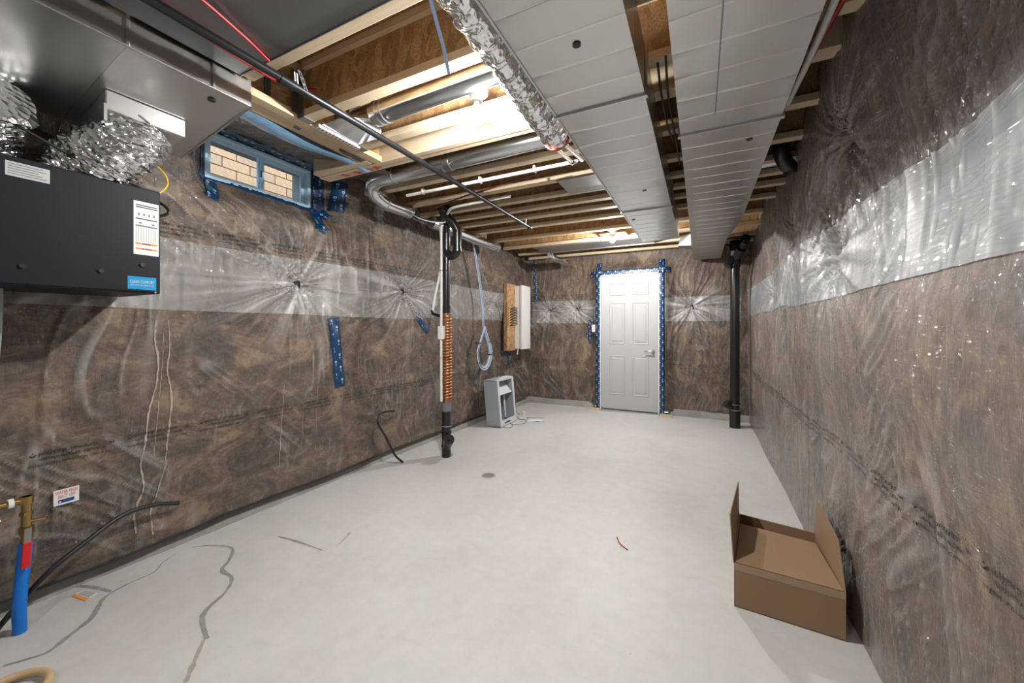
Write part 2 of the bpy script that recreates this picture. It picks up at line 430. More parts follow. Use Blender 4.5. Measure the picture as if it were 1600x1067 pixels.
def grid_mesh(name, side, s0, s1, z0, z1, ds, dz, mat, off=0.0, hole=None, parent=None):
    ns = max(2, int(round((s1 - s0) / ds)) + 1); nz = max(2, int(round((z1 - z0) / dz)) + 1)
    ss = np.linspace(s0, s1, ns); zz = np.linspace(z0, z1, nz)
    if hole:
        for h in hole[:2]: ss[np.argmin(np.abs(ss - h))] = h
        for h in hole[2:]:
            if z0 < h < z1: zz[np.argmin(np.abs(zz - h))] = h
    S, Z = np.meshgrid(ss, zz, indexing='ij')
    P = pts_surf(side, S, Z, off).reshape(-1, 3)
    I, J = np.meshgrid(np.arange(ns - 1), np.arange(nz - 1), indexing='ij'); I = I.ravel(); J = J.ravel()
    if hole:
        cs = (ss[I] + ss[I + 1]) / 2; cz = (zz[J] + zz[J + 1]) / 2
        k = ~((cs > hole[0]) & (cs < hole[1]) & (cz > hole[2]) & (cz < hole[3])); I = I[k]; J = J[k]
    a = I * nz + J; b = (I + 1) * nz + J
    F = np.stack([a, b, b + 1, a + 1], -1) if side != 'L' else np.stack([a, b, b + 1, a + 1], -1)
    if side == 'R': F = F[:, ::-1]
    me = bpy.data.meshes.new(name); me.vertices.add(len(P)); me.vertices.foreach_set('co', P.ravel())
    nf = len(F); me.loops.add(nf * 4); me.loops.foreach_set('vertex_index', F.ravel().astype(np.int32))
    me.polygons.add(nf); me.polygons.foreach_set('loop_start', np.arange(0, nf * 4, 4, dtype=np.int32))
    me.update(calc_edges=True); me.materials.append(M[mat]); me.shade_smooth()
    set_pleat_glint(me, side, S, Z)
    o = bpy.data.objects.new(name, me); C.objects.link(o)
    if parent is not None: o.parent = parent
    return o
def struct(o): o['kind'] = 'structure'; return o
YB = 6.09; YR = -3.0; XL = -2.80; XR = .62; JZ = 2.43; SUBZ = 2.735
floor = struct(MB().box(XL - .1, XR + .1, YR, YB + .1, -.12, 0).build('floor', 'concrete'))
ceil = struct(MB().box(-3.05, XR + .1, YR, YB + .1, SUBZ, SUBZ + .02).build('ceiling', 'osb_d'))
wl = struct(grid_mesh('wall_left', 'L', -.2, 6.12, .075, 2.60, .0105, .0105, 'ins_l', hole=(WY0, WY1, WZ0, 2.7)))
wb = struct(grid_mesh('wall_back', 'B', -2.76, .68, .075, 2.66, .0105, .0105, 'ins_b', hole=(-1.392, -.532, 0, 2.092)))
wr = struct(grid_mesh('wall_right', 'R', .15, 6.12, .0, 2.60, .0105, .0105, 'ins_r'))
# the rest of the basement behind the camera
struct(MB().box(-3.0, -2.82, YR, -.19, 0, SUBZ).build('wall_left_rear', 'footing'))
struct(MB().box(.64, .8, YR, .16, 0, SUBZ).build('wall_right_rear', 'footing'))
struct(MB().box(-3.0, .8, YR - .1, YR, 0, SUBZ).build('wall_rear', 'footing'))
# foundation concrete behind the film
f = MB(); f.box(-3.15, -3.0, -.2, 6.3, 0, WZ0 - .01); f.box(-3.15, -3.0, -.2, WY0, WZ0 - .01, SUBZ); f.box(-3.15, -3.0, WY1, 6.3, WZ0 - .01, SUBZ)
f.box(-3.15, -3.0, WY0, WY1, WZ1 + .01, SUBZ)
struct(f.build('wall_foundation_left', 'footing'))
f = MB(); f.box(-3.1, -1.42, 6.22, 6.35, 0, SUBZ); f.box(-.50, .9, 6.22, 6.35, 0, SUBZ); f.box(-1.42, -.5, 6.22, 6.35, 2.10, SUBZ); f.box(-1.42, -.5, 6.0, 6.1, 2.10, 2.16)
struct(f.build('wall_foundation_back', 'footing'))
struct(MB().box(.70, .85, .15, 6.35, 0, SUBZ).build('wall_foundation_right', 'footing'))
# concrete footing strip at the foot of the left and back walls
def footing(name, pts):
    m = MB()
    n = len(pts)
    prof = [(0.0, 0.0), (-.012, .035), (-.03, .085), (-.10, .10), (-.16, .10)]
    vs = []
    for i, (p, nrm) in enumerate(pts):
        for a, z in prof:
            j = .008 * (random.random() - .5)
            vs.append((p[0] + nrm[0] * (a + j), p[1] + nrm[1] * (a + j), z + (j * .5 if z else -.002)))
    fs = []
    k = len(prof)
    for i in range(n - 1):
        for q in range(k - 1): fs.append((i * k + q, (i + 1) * k + q, (i + 1) * k + q + 1, i * k + q + 1))
    return struct(m.add(vs, fs).build(name, 'footing', smooth=60))
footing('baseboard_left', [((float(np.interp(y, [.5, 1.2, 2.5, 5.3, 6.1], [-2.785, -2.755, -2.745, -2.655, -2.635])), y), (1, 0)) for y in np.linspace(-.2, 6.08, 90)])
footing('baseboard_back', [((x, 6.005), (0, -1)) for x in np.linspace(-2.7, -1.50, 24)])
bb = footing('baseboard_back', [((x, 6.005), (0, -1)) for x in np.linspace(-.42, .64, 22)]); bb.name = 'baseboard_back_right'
# black sealant bead under the film
def bead(name, side, s0, s1, z, par, r=.007):
    P = [SURF[side](s, z + .006 * math.sin(s * 5), .006) for s in np.arange(s0, s1, .04)]
    o = MB().tube(P, r, 6).build(name, 'caulk', par, smooth=60)
bead('sealant_bead', 'L', .1, 6.0, .080, wl, .006); bead('sealant_bead', 'B', -2.66, -1.55, .082, wb); bead('sealant_bead', 'B', -.38, .5, .082, wb)
# overlapping clear film band
def band(side, s0, s1, z0, z1, mat, par, ds=.014):
    ns = int((s1 - s0) / ds) + 1; nz = int((z1 - z0) / .012) + 1
    ss = np.linspace(s0, s1, ns); tt = np.linspace(0, 1, nz)
    S, T = np.meshgrid(ss, tt, indexing='ij')
    za = z0 + .03 * (vn(S / .6, S * 0, 51) - .5); zb = z1 + .03 * (vn(S / .7, S * 0, 52) - .5)
    Z = za + (zb - za) * T
    P = pts_surf(side, S, Z, .006).reshape(-1, 3); m = MB()
    fs = [(i * nz + j, (i + 1) * nz + j, (i + 1) * nz + j + 1, i * nz + j + 1) for i in range(ns - 1) for j in range(nz - 1)]
    m.v = [tuple(p) for p in P]; m.f = fs
    o = m.build('film_overlap', mat, par, smooth=180); set_pleat_glint(o.data, side, S, Z); return o
band('L', .1, 6.0, 1.385, 1.80, 'film', wl)
band('B', -2.6, -1.47, 1.36, 1.72, 'film', wb); band('B', -.46, .5, 1.36, 1.72, 'film', wb)
band('R', .2, 6.0, 1.44, 1.80, 'film_r', wr)

# printed lettering on the film
def text_polys(txt, size, align='LEFT', ext=0):
    cu = bpy.data.curves.new('t', 'FONT'); cu.body = txt; cu.size = size; cu.resolution_u = 2; cu.align_x = align
    o = bpy.data.objects.new('t', cu); C.objects.link(o)
    dg = bpy.context.evaluated_depsgraph_get(); me = bpy.data.meshes.new_from_object(o.evaluated_get(dg))
    v = [(q.co.x, q.co.y) for q in me.vertices]; fcs = [tuple(p.vertices) for p in me.polygons]
    bpy.data.objects.remove(o); bpy.data.curves.remove(cu); bpy.data.meshes.remove(me)
    return v, fcs
L1 = text_polys('polytarp  products', .026); L2 = text_polys('VAPOUR BARRIER  MATERIAL', .017); L3 = text_polys('INTERPROTE LAMINATION  CAN  6 MIL', .0155)
AR = ([(-.012, .006), (-.004, -.004), (.004, -.004), (.012, .006), (.006, .006), (0, .0), (-.006, .006), (0, .016), (.003, .010), (-.003, .010)],
      [(0, 1, 5, 6), (1, 2, 5), (2, 3, 4, 5), (7, 9, 8)])
def stamp(name, side, starts, z, par, dirn=1, sx=1.0):
    m = MB()
    for s in starts:
        for (v, fcs), dx, dz in ((L1, .018, .030), (L2, .018, .006), (L3, -.012, -.020), (AR, 0, .03), (AR, .262, .03)):
            if not v: continue
            S = np.array([s + dirn * (x + dx) * sx for x, y in v]); Z = np.array([z + y + dz for x, y in v])
            P = pts_surf(side, S, Z, .0035)
            m.add([tuple(p) for p in P], fcs)
    o = m.build(name, 'ink', par); o['kind'] = 'stuff'; return o
stamp('printed_lettering', 'L', np.arange(.585, 5.8, .334), .67, wl)
stamp('printed_lettering', 'L', np.arange(1.02, 4.9, .334), 1.85, wl)
stamp('printed_lettering', 'B', list(np.arange(-2.55, -1.75, .334)) + [-.40, -.05], .71, wb)
stamp('printed_lettering', 'B', list(np.arange(-2.5, -1.75, .334)) + [-.40], 1.78, wb)
stamp('printed_lettering', 'R', np.arange(.95, 5.9, .334), .70, wr, -1)

def wall_ribbon(side, pts, ws, mat, name, par, x=-2.745):
    Q = cat_rom([Vector(PX(u, v, x)) for u, v in pts], 7); n = len(Q); vs = []
    for i, p in enumerate(Q):
        f_ = i / (n - 1) * (len(ws) - 1); k = min(int(f_), len(ws) - 2); wd = (ws[k] + (ws[k + 1] - ws[k]) * (f_ - k)) * (.6 + .8 * random.random())
        j = .004 * (random.random() - .5)
        for e in (-.5, .5): vs.append(Lp(p.y + e * wd + j, p.z, .003))
    return MB().add(vs, [(2 * i, 2 * i + 1, 2 * i + 3, 2 * i + 2) for i in range(n - 1)]).build(name, mat, par)
wall_ribbon('L', [(243, 500), (241, 530), (247, 560), (244, 600), (232, 640), (226, 690), (218, 720), (222, 760), (208, 800), (212, 832)], [.005, .010, .008, .009, .006, .010, .006], 'glue', 'glue_streak', wl)
wall_ribbon('L', [(264, 500), (266, 540), (262, 580), (268, 620), (262, 680), (256, 730), (242, 775), (234, 800), (238, 835)], [.004, .006, .009, .005, .007, .009], 'glue', 'glue_streak', wl)
wall_ribbon('L', [(256, 520), (252, 590), (246, 650), (240, 710)], [.003, .002, .003], 'glue', 'glue_streak', wl)
wall_ribbon('L', [(445, 600), (440, 650), (436, 700), (432, 740)], [.002, .004, .002], 'glue', 'glue_streak', wl)
# ------------------------------------------------------------------ blue tape strips
def tape(side, a, b, wd, label, parent=None, marks=True, off=.006, ragged=.004, name='tape_strip'):
    a = Vector(a); b = Vector(b); d = b - a; Ln = d.length; d.normalize(); nrm = Vector((-d.y, d.x))
    n = max(3, int(Ln / .012)); mrow = 5; m = MB(); vs = []
    for i in range(n + 1):
        p = a + d * Ln * i / n
        j = random.uniform(-ragged, ragged)
        for k in range(mrow):
            q = p + nrm * (wd * (k / (mrow - 1) - .5) + (j if k in (0, mrow - 1) else 0))
            vs.append(SURF[side](q.x, q.y, off))
    fs = [(i * mrow + k, (i + 1) * mrow + k, (i + 1) * mrow + k + 1, i * mrow + k + 1) for i in range(n) for k in range(mrow - 1)]
    o = m.add(vs, fs).build(name, 'tape', parent, smooth=60)
    sm = o.modifiers.new('thick', 'SOLIDIFY'); sm.thickness = .0006
    if parent is None: tag(o, label, 'tape', 'blue tape on the plastic sheeting')
    if marks:
        mk = MB(); k = 0; x = .02
        while x < Ln - .012:
            sidew = (.24 if k % 2 else -.22) * wd
            c = a + d * x + nrm * sidew; rr = .0085
            cen = [];
            for q in range(12):
                an = 2 * PI * q / 12; w2 = c + Vector((math.cos(an), math.sin(an) * 1.15)) * rr; cen.append(SURF[side](w2.x, w2.y, off + .0012))
            ins = []
            for q in range(12):
                an = 2 * PI * q / 12; w2 = c + Vector((math.cos(an), math.sin(an) * 1.15)) * rr * .45; ins.append(SURF[side](w2.x, w2.y, off + .0012))
            mk.add(cen + ins, [(q, (q + 1) % 12, 12 + (q + 1) % 12, 12 + q) for q in range(12)])
            c2 = c + d * .028
            for e in (-.005, .003):
                bx = [c2 + Vector((-.006, e)), c2 + Vector((.006, e)), c2 + Vector((.006, e + .003)), c2 + Vector((-.006, e + .003))]
                mk.add([SURF[side](q.x, q.y, off + .0012) for q in bx], [(0, 1, 2, 3)])
            x += .052 + .01 * random.random(); k += 1
        if mk.v: mk.build('printed_mark', 'mark', o)['kind'] = 'stuff'
    return o
def Lyz(u, v, x=-2.74):
    p = PX(u, v, x); return (p.y, p.z)
def Lpix(u, v):
    x = -2.74
    for _ in range(12):
        p = PX(u, v, x); x = float(SL(p.y, p.z))
    return (p.y, p.z)
def Bxz(u, v, y=6.05):
    p = PY(u, v, y); return (p.x, p.z)
tape('L', Lpix(520, 497), Lpix(531, 604), .105, 'wide blue tape patch below the left star fold on the left wall')
tape('L', Lpix(651, 493), Lpix(669, 518), .075, 'short slanting blue tape patch left of the copper-wrapped pipe')
tape('L', Lpix(527, 287), Lpix(525, 331), .095, 'short vertical blue tape patch just right of the window')
tape('L', (2.155, 2.60), Lpix(495, 328), .075, 'vertical blue tape down the right side of the window')
tape('L', Lpix(492, 328), Lpix(500, 362), .08, 'blue tape tail hanging from the lower right window corner')
tape('L', Lpix(499, 331), Lpix(514, 341), .06, 'small slanting blue tape at the lower right window corner')
tape('L', Lpix(329, 283), Lpix(331, 309), .075, 'small blue tape tab at the lower left window corner')
tape('L', (1.28, 2.28), (2.13, 2.27), .03, 'thin blue tape along the bottom edge of the window', marks=False)
tape('L', (1.325, 2.60), (1.33, 2.25), .028, 'thin blue tape down the left edge of the window', marks=False)
tape('B', (-1.428, .05), (-1.425, 2.30), .075, 'long vertical blue tape along the left side of the white door')
tape('B', (-.505, .03), (-.505, 2.30), .085, 'long vertical blue tape along the right side of the white door')
tape('B', (-1.57, 2.12), (-.38, 2.125), .085, 'horizontal blue tape across the top of the white door')
tape('B', (-1.60, 1.43), (-1.60, 1.02), .045, 'blue tape patch left of the light switch')
tape('B', (-1.63, 1.38), (-1.46, 1.38), .035, 'short horizontal blue tape above the light switch')
tape('B', (-1.66, 1.16), (-1.46, 1.16), .035, 'short horizontal blue tape below the light switch')
tape('B', Bxz(836, 405), Bxz(837, 475), .05, 'narrow vertical blue tape in the far left corner')
tape('L', (5.13, .93), (5.40, .84), .07, 'crumpled blue tape beneath the white wall box', ragged=.01)
tape('L', (5.33, .86), (5.36, .68), .05, 'blue tape tail hanging below the white wall box', marks=False, ragged=.008)

# ------------------------------------------------------------------ hooks (form ties) at the star folds
def hook(side, s, z, label, lean=.3):
    p = SURF[side](s, z, 0)
    inw = {'L': Vector((1, 0, 0)), 'B': Vector((0, -1, 0)), 'R': Vector((-1, 0, 0))}[side]
    al = {'L': Vector((0, 1, 0)), 'B': Vector((1, 0, 0)), 'R': Vector((0, -1, 0))}[side]
    P = [p - inw * .02 - al * .01, p + inw * .03 - al * .012 + Vector((0, 0, .012)), p + inw * .045 + al * .004 + Vector((0, 0, .018)), p + inw * .035 + al * .016 - Vector((0, 0, .012)), p + inw * .02 + al * .02 - Vector((0, 0, .045))]
    o = pipe('tie_hook', 'rubber', P, .007, n=8, k=5)
    tag(o, label, 'hook', 'dark tie ends poking through the sheeting')
hook('L', 1.91, 1.625, 'dark bent tie end at the largest star fold of the left wall')
hook('L', 3.03, 1.66, 'dark tie end at the star fold left of the tall black drain pipe')
hook('B', -2.29, 1.57, 'slanted dark tie end at the left of two star folds beside the door')
hook('B', -1.82, 1.59, 'dark tie end at the star fold closest to the light switch')
hook('B', -.109, 1.59, 'dark tie end at the star fold right of the white door')

# ------------------------------------------------------------------ door
dY = 5.914; dx0, dx1, dz0, dz1 = -1.376, -.552, .04, 2.07
door = struct(MB().box(dx0, dx1, dY, dY + .04, dz0, dz1).build('door_1', 'doorwhite', bevel=.002))
door['label'] = 'white six-panel door taped into the back wall'
def panel(x0, x1, z0, z1):
    m = MB()
    # recessed groove ring and a raised field
    def frame(a, b, y0, y1):
        X0, X1, Z0, Z1 = x0 + a, x1 - a, z0 + a, z1 - a; x2, x3, z2, z3 = x0 + b, x1 - b, z0 + b, z1 - b
        m.add([(X0, y0, Z0), (X1, y0, Z0), (X1, y0, Z1), (X0, y0, Z1), (x2, y1, z2), (x3, y1, z2), (x3, y1, z3), (x2, y1, z3)],
              [(0, 1, 5, 4), (1, 2, 6, 5), (2, 3, 7, 6), (3, 0, 4, 7)])
    frame(0, .008, dY - .0005, dY - .007); frame(.008, .020, dY - .007, dY - .001); frame(.020, .034, dY - .001, dY - .001); frame(.034, .045, dY - .001, dY - .006)
    a = .045
    m.add([(x0 + a, dY - .006, z0 + a), (x1 - a, dY - .006, z0 + a), (x1 - a, dY - .006, z1 - a), (x0 + a, dY - .006, z1 - a)], [(0, 1, 2, 3)])
    m.build('panel', 'doorwhite', door)
for x0, x1 in ((dx0 + .125, dx0 + .125 + .235), (dx1 - .125 - .235, dx1 - .125)):
    for z0, z1 in ((.26, .86), (1.03, 1.66), (1.77, 1.96)): panel(x0, x1, z0, z1)
h = MB(); hx = dx1 - .068; hz = .93
h.tube([(hx, dY, hz), (hx, dY - .012, hz)], .028, 20); h.tube([(hx, dY - .01, hz), (hx, dY - .05, hz)], .011, 12)
h.tube(cat_rom([(hx + .008, dY - .052, hz), (hx - .03, dY - .055, hz + .004), (hx - .075, dY - .052, hz + .002), (hx - .115, dY - .048, hz - .006)], 5), [.011] * 5 + [.0105] * 5 + [.009] * 5 + [.007], 12)
o = h.build('lever_handle', 'chrome', door, smooth=40); o['label'] = 'satin chrome lever handle'
j = MB(); j.box(dx0 - .02, dx0 - .003, dY - .01, dY + .10, 0, dz1 + .02); j.box(dx1 + .003, dx1 + .02, dY - .01, dY + .10, 0, dz1 + .02); j.box(dx0 - .02, dx1 + .02, dY - .01, dY + .10, dz1 + .003, dz1 + .022)
struct(j.build('trim_door', 'white'))
o = MB().hexa([(dx0 - .01, dY - .06, 0), (dx1 + .01, dY - .06, 0), (dx1 + .01, dY + .08, 0), (dx0 - .01, dY + .08, 0), (dx0 - .01, dY - .05, .018), (dx1 + .01, dY - .05, .018), (dx1 + .01, dY + .08, .036), (dx0 - .01, dY + .08, .036)]).build('trim_threshold', 'sill'); struct(o)
struct(MB().box(dx0 - .05, dx1 + .05, 6.0, 6.3, 0, 2.2).build('wall_behind_door', 'footing'))
o = MB().box(-.52, -.36, dY - .07, dY - .01, 0, .036).build('wood_offcut', 'pine', bevel=.002); tag(o, 'short pine sill offcut at the right foot of the door', 'wood block')
o = MB().box(-1.56, -1.39, dY - .05, dY + .01, 0, .034).build('wood_offcut', 'pine', bevel=.002); tag(o, 'short pine sill offcut at the left foot of the door', 'wood block')
# light switch
p = Bp(-1.49, 1.27, .012)
t = thing('light_switch', 'white light switch taped round with blue left of the door', 'switch', p)
sx, sz = -1.50, 1.27; yy = float(SB(-1.50, 1.27)) - .012
MB().box(sx - .035, sx + .035, yy - .008, yy + .02, sz - .058, sz + .058).build('cover_plate', 'white', t, bevel=.002)
MB().hexa([(sx - .014, yy - .010, sz - .03), (sx + .014, yy - .010, sz - .03), (sx + .014, yy, sz - .03), (sx - .014, yy, sz - .03), (sx - .014, yy - .016, sz + .03), (sx + .014, yy - .016, sz + .03), (sx + .014, yy, sz + .03), (sx - .014, yy, sz + .03)]).build('rocker', 'white', t)

# ------------------------------------------------------------------ window and brick beyond
wx = -2.95
win = MB()
fw = .028
def ringbox(m, x0, x1, y0, y1, z0, z1, wd):
    m.box(x0, x1, y0, y1, z0, z0 + wd); m.box(x0, x1, y0, y1, z1 - wd, z1); m.box(x0, x1, y0, y0 + wd, z0 + wd, z1 - wd); m.box(x0, x1, y1 - wd, y1, z0 + wd, z1 - wd)
ringbox(win, wx - .06, wx + .03, WY0 - .01, WY1 + .01, WZ0 - .01, WZ1 + .01, .022)
wobj = struct(win.build('window_1', 'vinyl', bevel=.003)); wobj['label'] = 'basement slider window with blue daylight tinted into its pale frame high on the left wall'
ym = (WY0 + WY1) / 2
for k, (a, b, xo) in enumerate(((WY0 + .014, ym + .018, wx - .01), (ym - .012, WY1 - .014, wx - .035))):
    m = MB(); ringbox(m, xo - .012, xo + .012, a, b, WZ0 + .013, WZ1 - .013, .022); s = m.build('sash', 'vinyl', wobj, bevel=.002)
    MB().box(xo - .002, xo + .002, a + .02, b - .02, WZ0 + .032, WZ1 - .032).build('pane', 'glass', s)
MB().box(wx + .001, wx + .012, ym - .012, ym - .002, 2.41, 2.46).build('sash_latch', 'rubber', wobj, bevel=.001)
for z in (WZ0 + .004, WZ1 - .010):
    for q in (0, .010): MB().box(wx + .012 - q, wx + .020 - q, WY0 + .012, WY1 - .012, z, z + .005).build('track_rail', 'vinyl', wobj)
# exterior brick wall
BX = -3.95
bw = thing('brick_wall', 'tan brick wall of the neighbouring house seen through the basement window', 'wall', (BX, 2.4, 2.0))
MB().box(BX - .2, BX - .012, .9, 3.75, 2.0, 3.7).build('mortar', 'mortar', bw)
me_b = {}
for mm in ('brick', 'brick2'):
    pm = MB().box(-.05, 0, 0, .232, 0, .083); oo = pm.build('tmp', mm); me_b[mm] = oo.data
    for vtx in me_b[mm].vertices: pass
    bpy.data.objects.remove(oo)
for r in range(14):
    for c in range(8):
        y = 1.35 + c * .242 + (r % 2) * .121; z = 2.30 + r * .093
        o = bpy.data.objects.new('brick', me_b['brick2' if random.random() < .3 else 'brick']); C.objects.link(o); o.parent = bw
        o.location = (Vector((BX + .003 * random.random(), y + .116, z)) - Vector((BX, 2.4, 2.0)))
for uu, vv in ((333, 249), (423, 284)):
    p = PX(uu, vv, BX + .012)
    t = thing('wall_vent', 'dark brown slotted vent in the outside bricks, behind the %s window pane' % ('left' if uu < 400 else 'right'), 'vent', (BX + .012, p.y, p.z - .07), 'vents in the outside brick wall')
    m = MB(); m.box(BX + .003, BX + .014, p.y - .03, p.y + .03, p.z - .07, p.z + .07); m.build('vent_frame', 'vent', t)
    for q in range(5): MB().box(BX + .014, BX + .018, p.y - .022, p.y + .022, p.z - .055 + q * .025, p.z - .045 + q * .025).build('slat', 'caulk', t)
p0 = PX(463, 300, -3.55); p1 = PX(468, 300, -3.55)
o = MB().box(-3.60, -3.52, p0.y, p0.y + .05, 1.9, 3.6).build('corner_post', 'pvc', bevel=.004); tag(o, 'pale vertical post outside the right end of the window', 'post')
struct(MB().box(-6.0, -3.12, -.5, 5.0, 1.85, 1.95).build('ground_outside', 'soil'))
# insulated film soffit between header and window head
m = MB(); ns, nk = 60, 26; vs = []
for i in range(ns):
    y = 1.02 + (2.30 - 1.02) * i / (ns - 1)
    for k in range(nk):
        tt = k / (nk - 1); x = -2.06 - (2.93 - 2.06) * tt
        z = 2.435 + .19 * tt ** 1.2 + .02 * (float(vn(y / .2, tt * 3, 5)) - .5) * (1 if 0 < tt < 1 else 0) + .012 * float(ridge(vn(y / .06 + tt, tt * 1.5, 6), 3)) * math.sin(PI * tt)
        vs.append((x, y, z))
fs = [(i * nk + k, (i + 1) * nk + k, (i + 1) * nk + k + 1, i * nk + k + 1) for i in range(ns - 1) for k in range(nk - 1)]
sof = struct(m.add(vs, fs).build('trim_window_head', 'ins_l', smooth=180))
# pale blue film sheet drooping below the soffit
m = MB(); vs = []; ns, nk = 50, 14
for i in range(ns):
    y = 1.03 + 1.0 * i / (ns - 1)
    for k in range(nk):
        tt = k / (nk - 1); wd = .26 * (1 - .35 * i / ns)
        x = -2.14 - wd * tt; z = 2.425 + .075 * tt - .035 * math.sin(PI * tt) - .012 * math.sin(y * 9 + tt)
        vs.append((x, y, z))
fs = [(i * nk + k, (i + 1) * nk + k, (i + 1) * nk + k + 1, i * nk + k + 1) for i in range(ns - 1) for k in range(nk - 1)]
o = m.add(vs, fs).build('film_sheet', 'film_blue', smooth=180); tag(o, 'pale blue plastic sheet drooping between the header and the window', 'plastic sheet')
m = MB(); vs = []; ns = 60
for i in range(ns):
    y = 1.30 + .92 * i / (ns - 1)
    for k in range(6):
        tt = k / 5; vs.append((-2.925 + .13 * tt, y, 2.602 - .012 * tt + .004 * math.sin(i * .9 + k)))
fs = [(i * 6 + k, (i + 1) * 6 + k, (i + 1) * 6 + k + 1, i * 6 + k + 1) for i in range(ns - 1) for k in range(5)]
o = m.add(vs, fs).build('tape_strip', 'tape', smooth=180); tag(o, 'wide blue tape along the top of the window', 'tape', 'blue tape on the plastic sheeting')
mk = MB()
for i in range(9):
    y = 1.36 + i * .095; x = -2.83 - .05 * (i % 2); z = 2.588
    mk.add([(x + .012 * math.cos(a), y + .010 * math.sin(a), z) for a in np.linspace(0, 2 * PI, 13)[:-1]] + [(x + .005 * math.cos(a), y + .004 * math.sin(a), z) for a in np.linspace(0, 2 * PI, 13)[:-1]],
           [(q, (q + 1) % 12, 12 + (q + 1) % 12, 12 + q) for q in range(12)])
    mk.add([(x - .006, y + .035, z), (x + .006, y + .035, z), (x + .006, y + .06, z), (x - .006, y + .06, z)], [(0, 1, 2, 3)])
mk.build('printed_mark', 'mark', o)['kind'] = 'stuff'

# ------------------------------------------------------------------ floor joists
FWD, FTH = .064, .038
def ijoist(yfar, x0, x1, label, z0=JZ, name='floor_joist'):
    y0 = yfar - FWD
    t = thing(name, label, 'joist', ((x0 + x1) / 2, yfar - FWD / 2, z0), 'wooden I-joists overhead')
    MB().box(x0, x1, y0, yfar, z0, z0 + FTH).build('bottom_flange', 'pine', t, bevel=.002)
    MB().box(x0, x1, y0, yfar, SUBZ - FTH - .001, SUBZ - .001).build('top_flange', 'pine', t, bevel=.002)
    MB().box(x0, x1, y0 + FWD / 2 - .006, y0 + FWD / 2 + .006, z0 + FTH, SUBZ - FTH - .001).build('web', 'osb', t)
    return t
XE = .64
JS = [(.64, -1.87, 'I-joist above the dark sheet metal pan, nearest in view'), (1.054, -1.86, 'I-joist at the far edge of the dark metal pan'),
      (1.41, -1.94, 'I-joist crossing just before the round duct of the near bay'), (1.784, -1.94, 'I-joist directly behind the near bulb'),
      (2.447, -2.6, 'I-joist first beyond the long round duct'), (2.857, -2.6, 'I-joist running just beyond the long white water pipe'),
      (3.18, -2.6, 'I-joist on the far side of the small sheet metal patch'), (3.44, -2.6, 'I-joist second beyond the small sheet metal patch'),
      (3.706, -2.6, 'I-joist at the far end of the black iron pipe'), (4.04, -2.6, 'I-joist first beyond the end of the black iron pipe'),
      (4.53, -2.6, 'I-joist just on the near side of the far bulb'), (5.03, -2.6, 'I-joist just beyond the far bulb'),
      (5.54, -2.6, 'I-joist second from the back wall'), (5.96, -2.6, 'I-joist closest to the back wall')]
for y, x0, lb in JS: ijoist(y, x0, XE, lb)
for i, y in enumerate((.20, -.25, -.75, -1.25, -1.75, -2.25, -2.7)):
    t = thing('floor_joist', 'I-joist over the unseen part of the basement behind the viewer', 'joist', (-1, y - .03, JZ), 'unseen joists behind')
    MB().box(-2.8, XE, y - FWD, y, JZ, JZ + FTH).build('bottom_flange', 'pine', t); MB().box(-2.8, XE, y - .04, y - .028, JZ + FTH, SUBZ - .001).build('web', 'osb', t)
# doubled beam
t = thing('double_beam', 'pale doubled timber beam with red marks beyond the near bulb', 'beam', (-1, 2.06, JZ))
MB().box(-2.62, XE, 1.965, 2.008, JZ, SUBZ - .002).build('ply', 'pine', t, bevel=.002); MB().box(-2.62, XE, 2.011, 2.056, JZ + .003, SUBZ - .002).build('ply', 'pine', t, bevel=.002)
mk = MB()
for i, x in enumerate((-2.42, -2.30, -2.18, -2.10)): mk.add([(x, 1.99, JZ - .0006), (x + .035, 1.985, JZ - .0006), (x + .065, 2.03, JZ - .0006), (x + .03, 2.035, JZ - .0006)], [(0, 1, 2, 3)])
for i in range(10):
    a0 = PI * i / 10; a1 = PI * (i + 1) / 10; cx_ = -1.15
    q = lambda a, r: (cx_ + r * math.cos(a), 1.9642, JZ + .03 + r * .8 * math.sin(a))
    mk.add([q(a0, .045), q(a1, .045), q(a1, .06), q(a0, .06)], [(0, 1, 2, 3)])
mk.build('red_marking', 'redink', t)
# header carrying the near joists on the window side
hx0 = -2.0
t = thing('header_joist', 'I-joist header running towards the camera above the window, carrying three joists', 'joist', (-2.0, 1.5, JZ))
MB().box(-2.035, -1.97, .70, 1.96, JZ, JZ + FTH).build('bottom_flange', 'pine_y', t, bevel=.002)
MB().box(-2.035, -1.97, .70, 1.96, SUBZ - FTH, SUBZ - .001).build('top_flange', 'pine_y', t)
MB().box(-2.01, -1.995, .70, 1.96, JZ + FTH, SUBZ - FTH).build('web', 'osb', t)
for y in (1.18, 1.60):
    MB().box(-1.999, -1.988, y, y + .03, JZ + FTH, SUBZ - .04).build('web_stiffener', 'darkinside', t)
m = MB().box(-2.135, -2.045, .72, 1.96, JZ + .005, JZ + .043); o = m.build('top_plate', 'pine_y', bevel=.002); tag(o, 'pine plate lying along the outer side of the header above the window', 'board')
m = MB().box(-2.60, -2.06, 1.90, 1.955, JZ - .0, JZ + .12); o = m.build('blocking_board', 'pine', bevel=.003); tag(o, 'stub of pine blocking beside the upper right window corner', 'board')
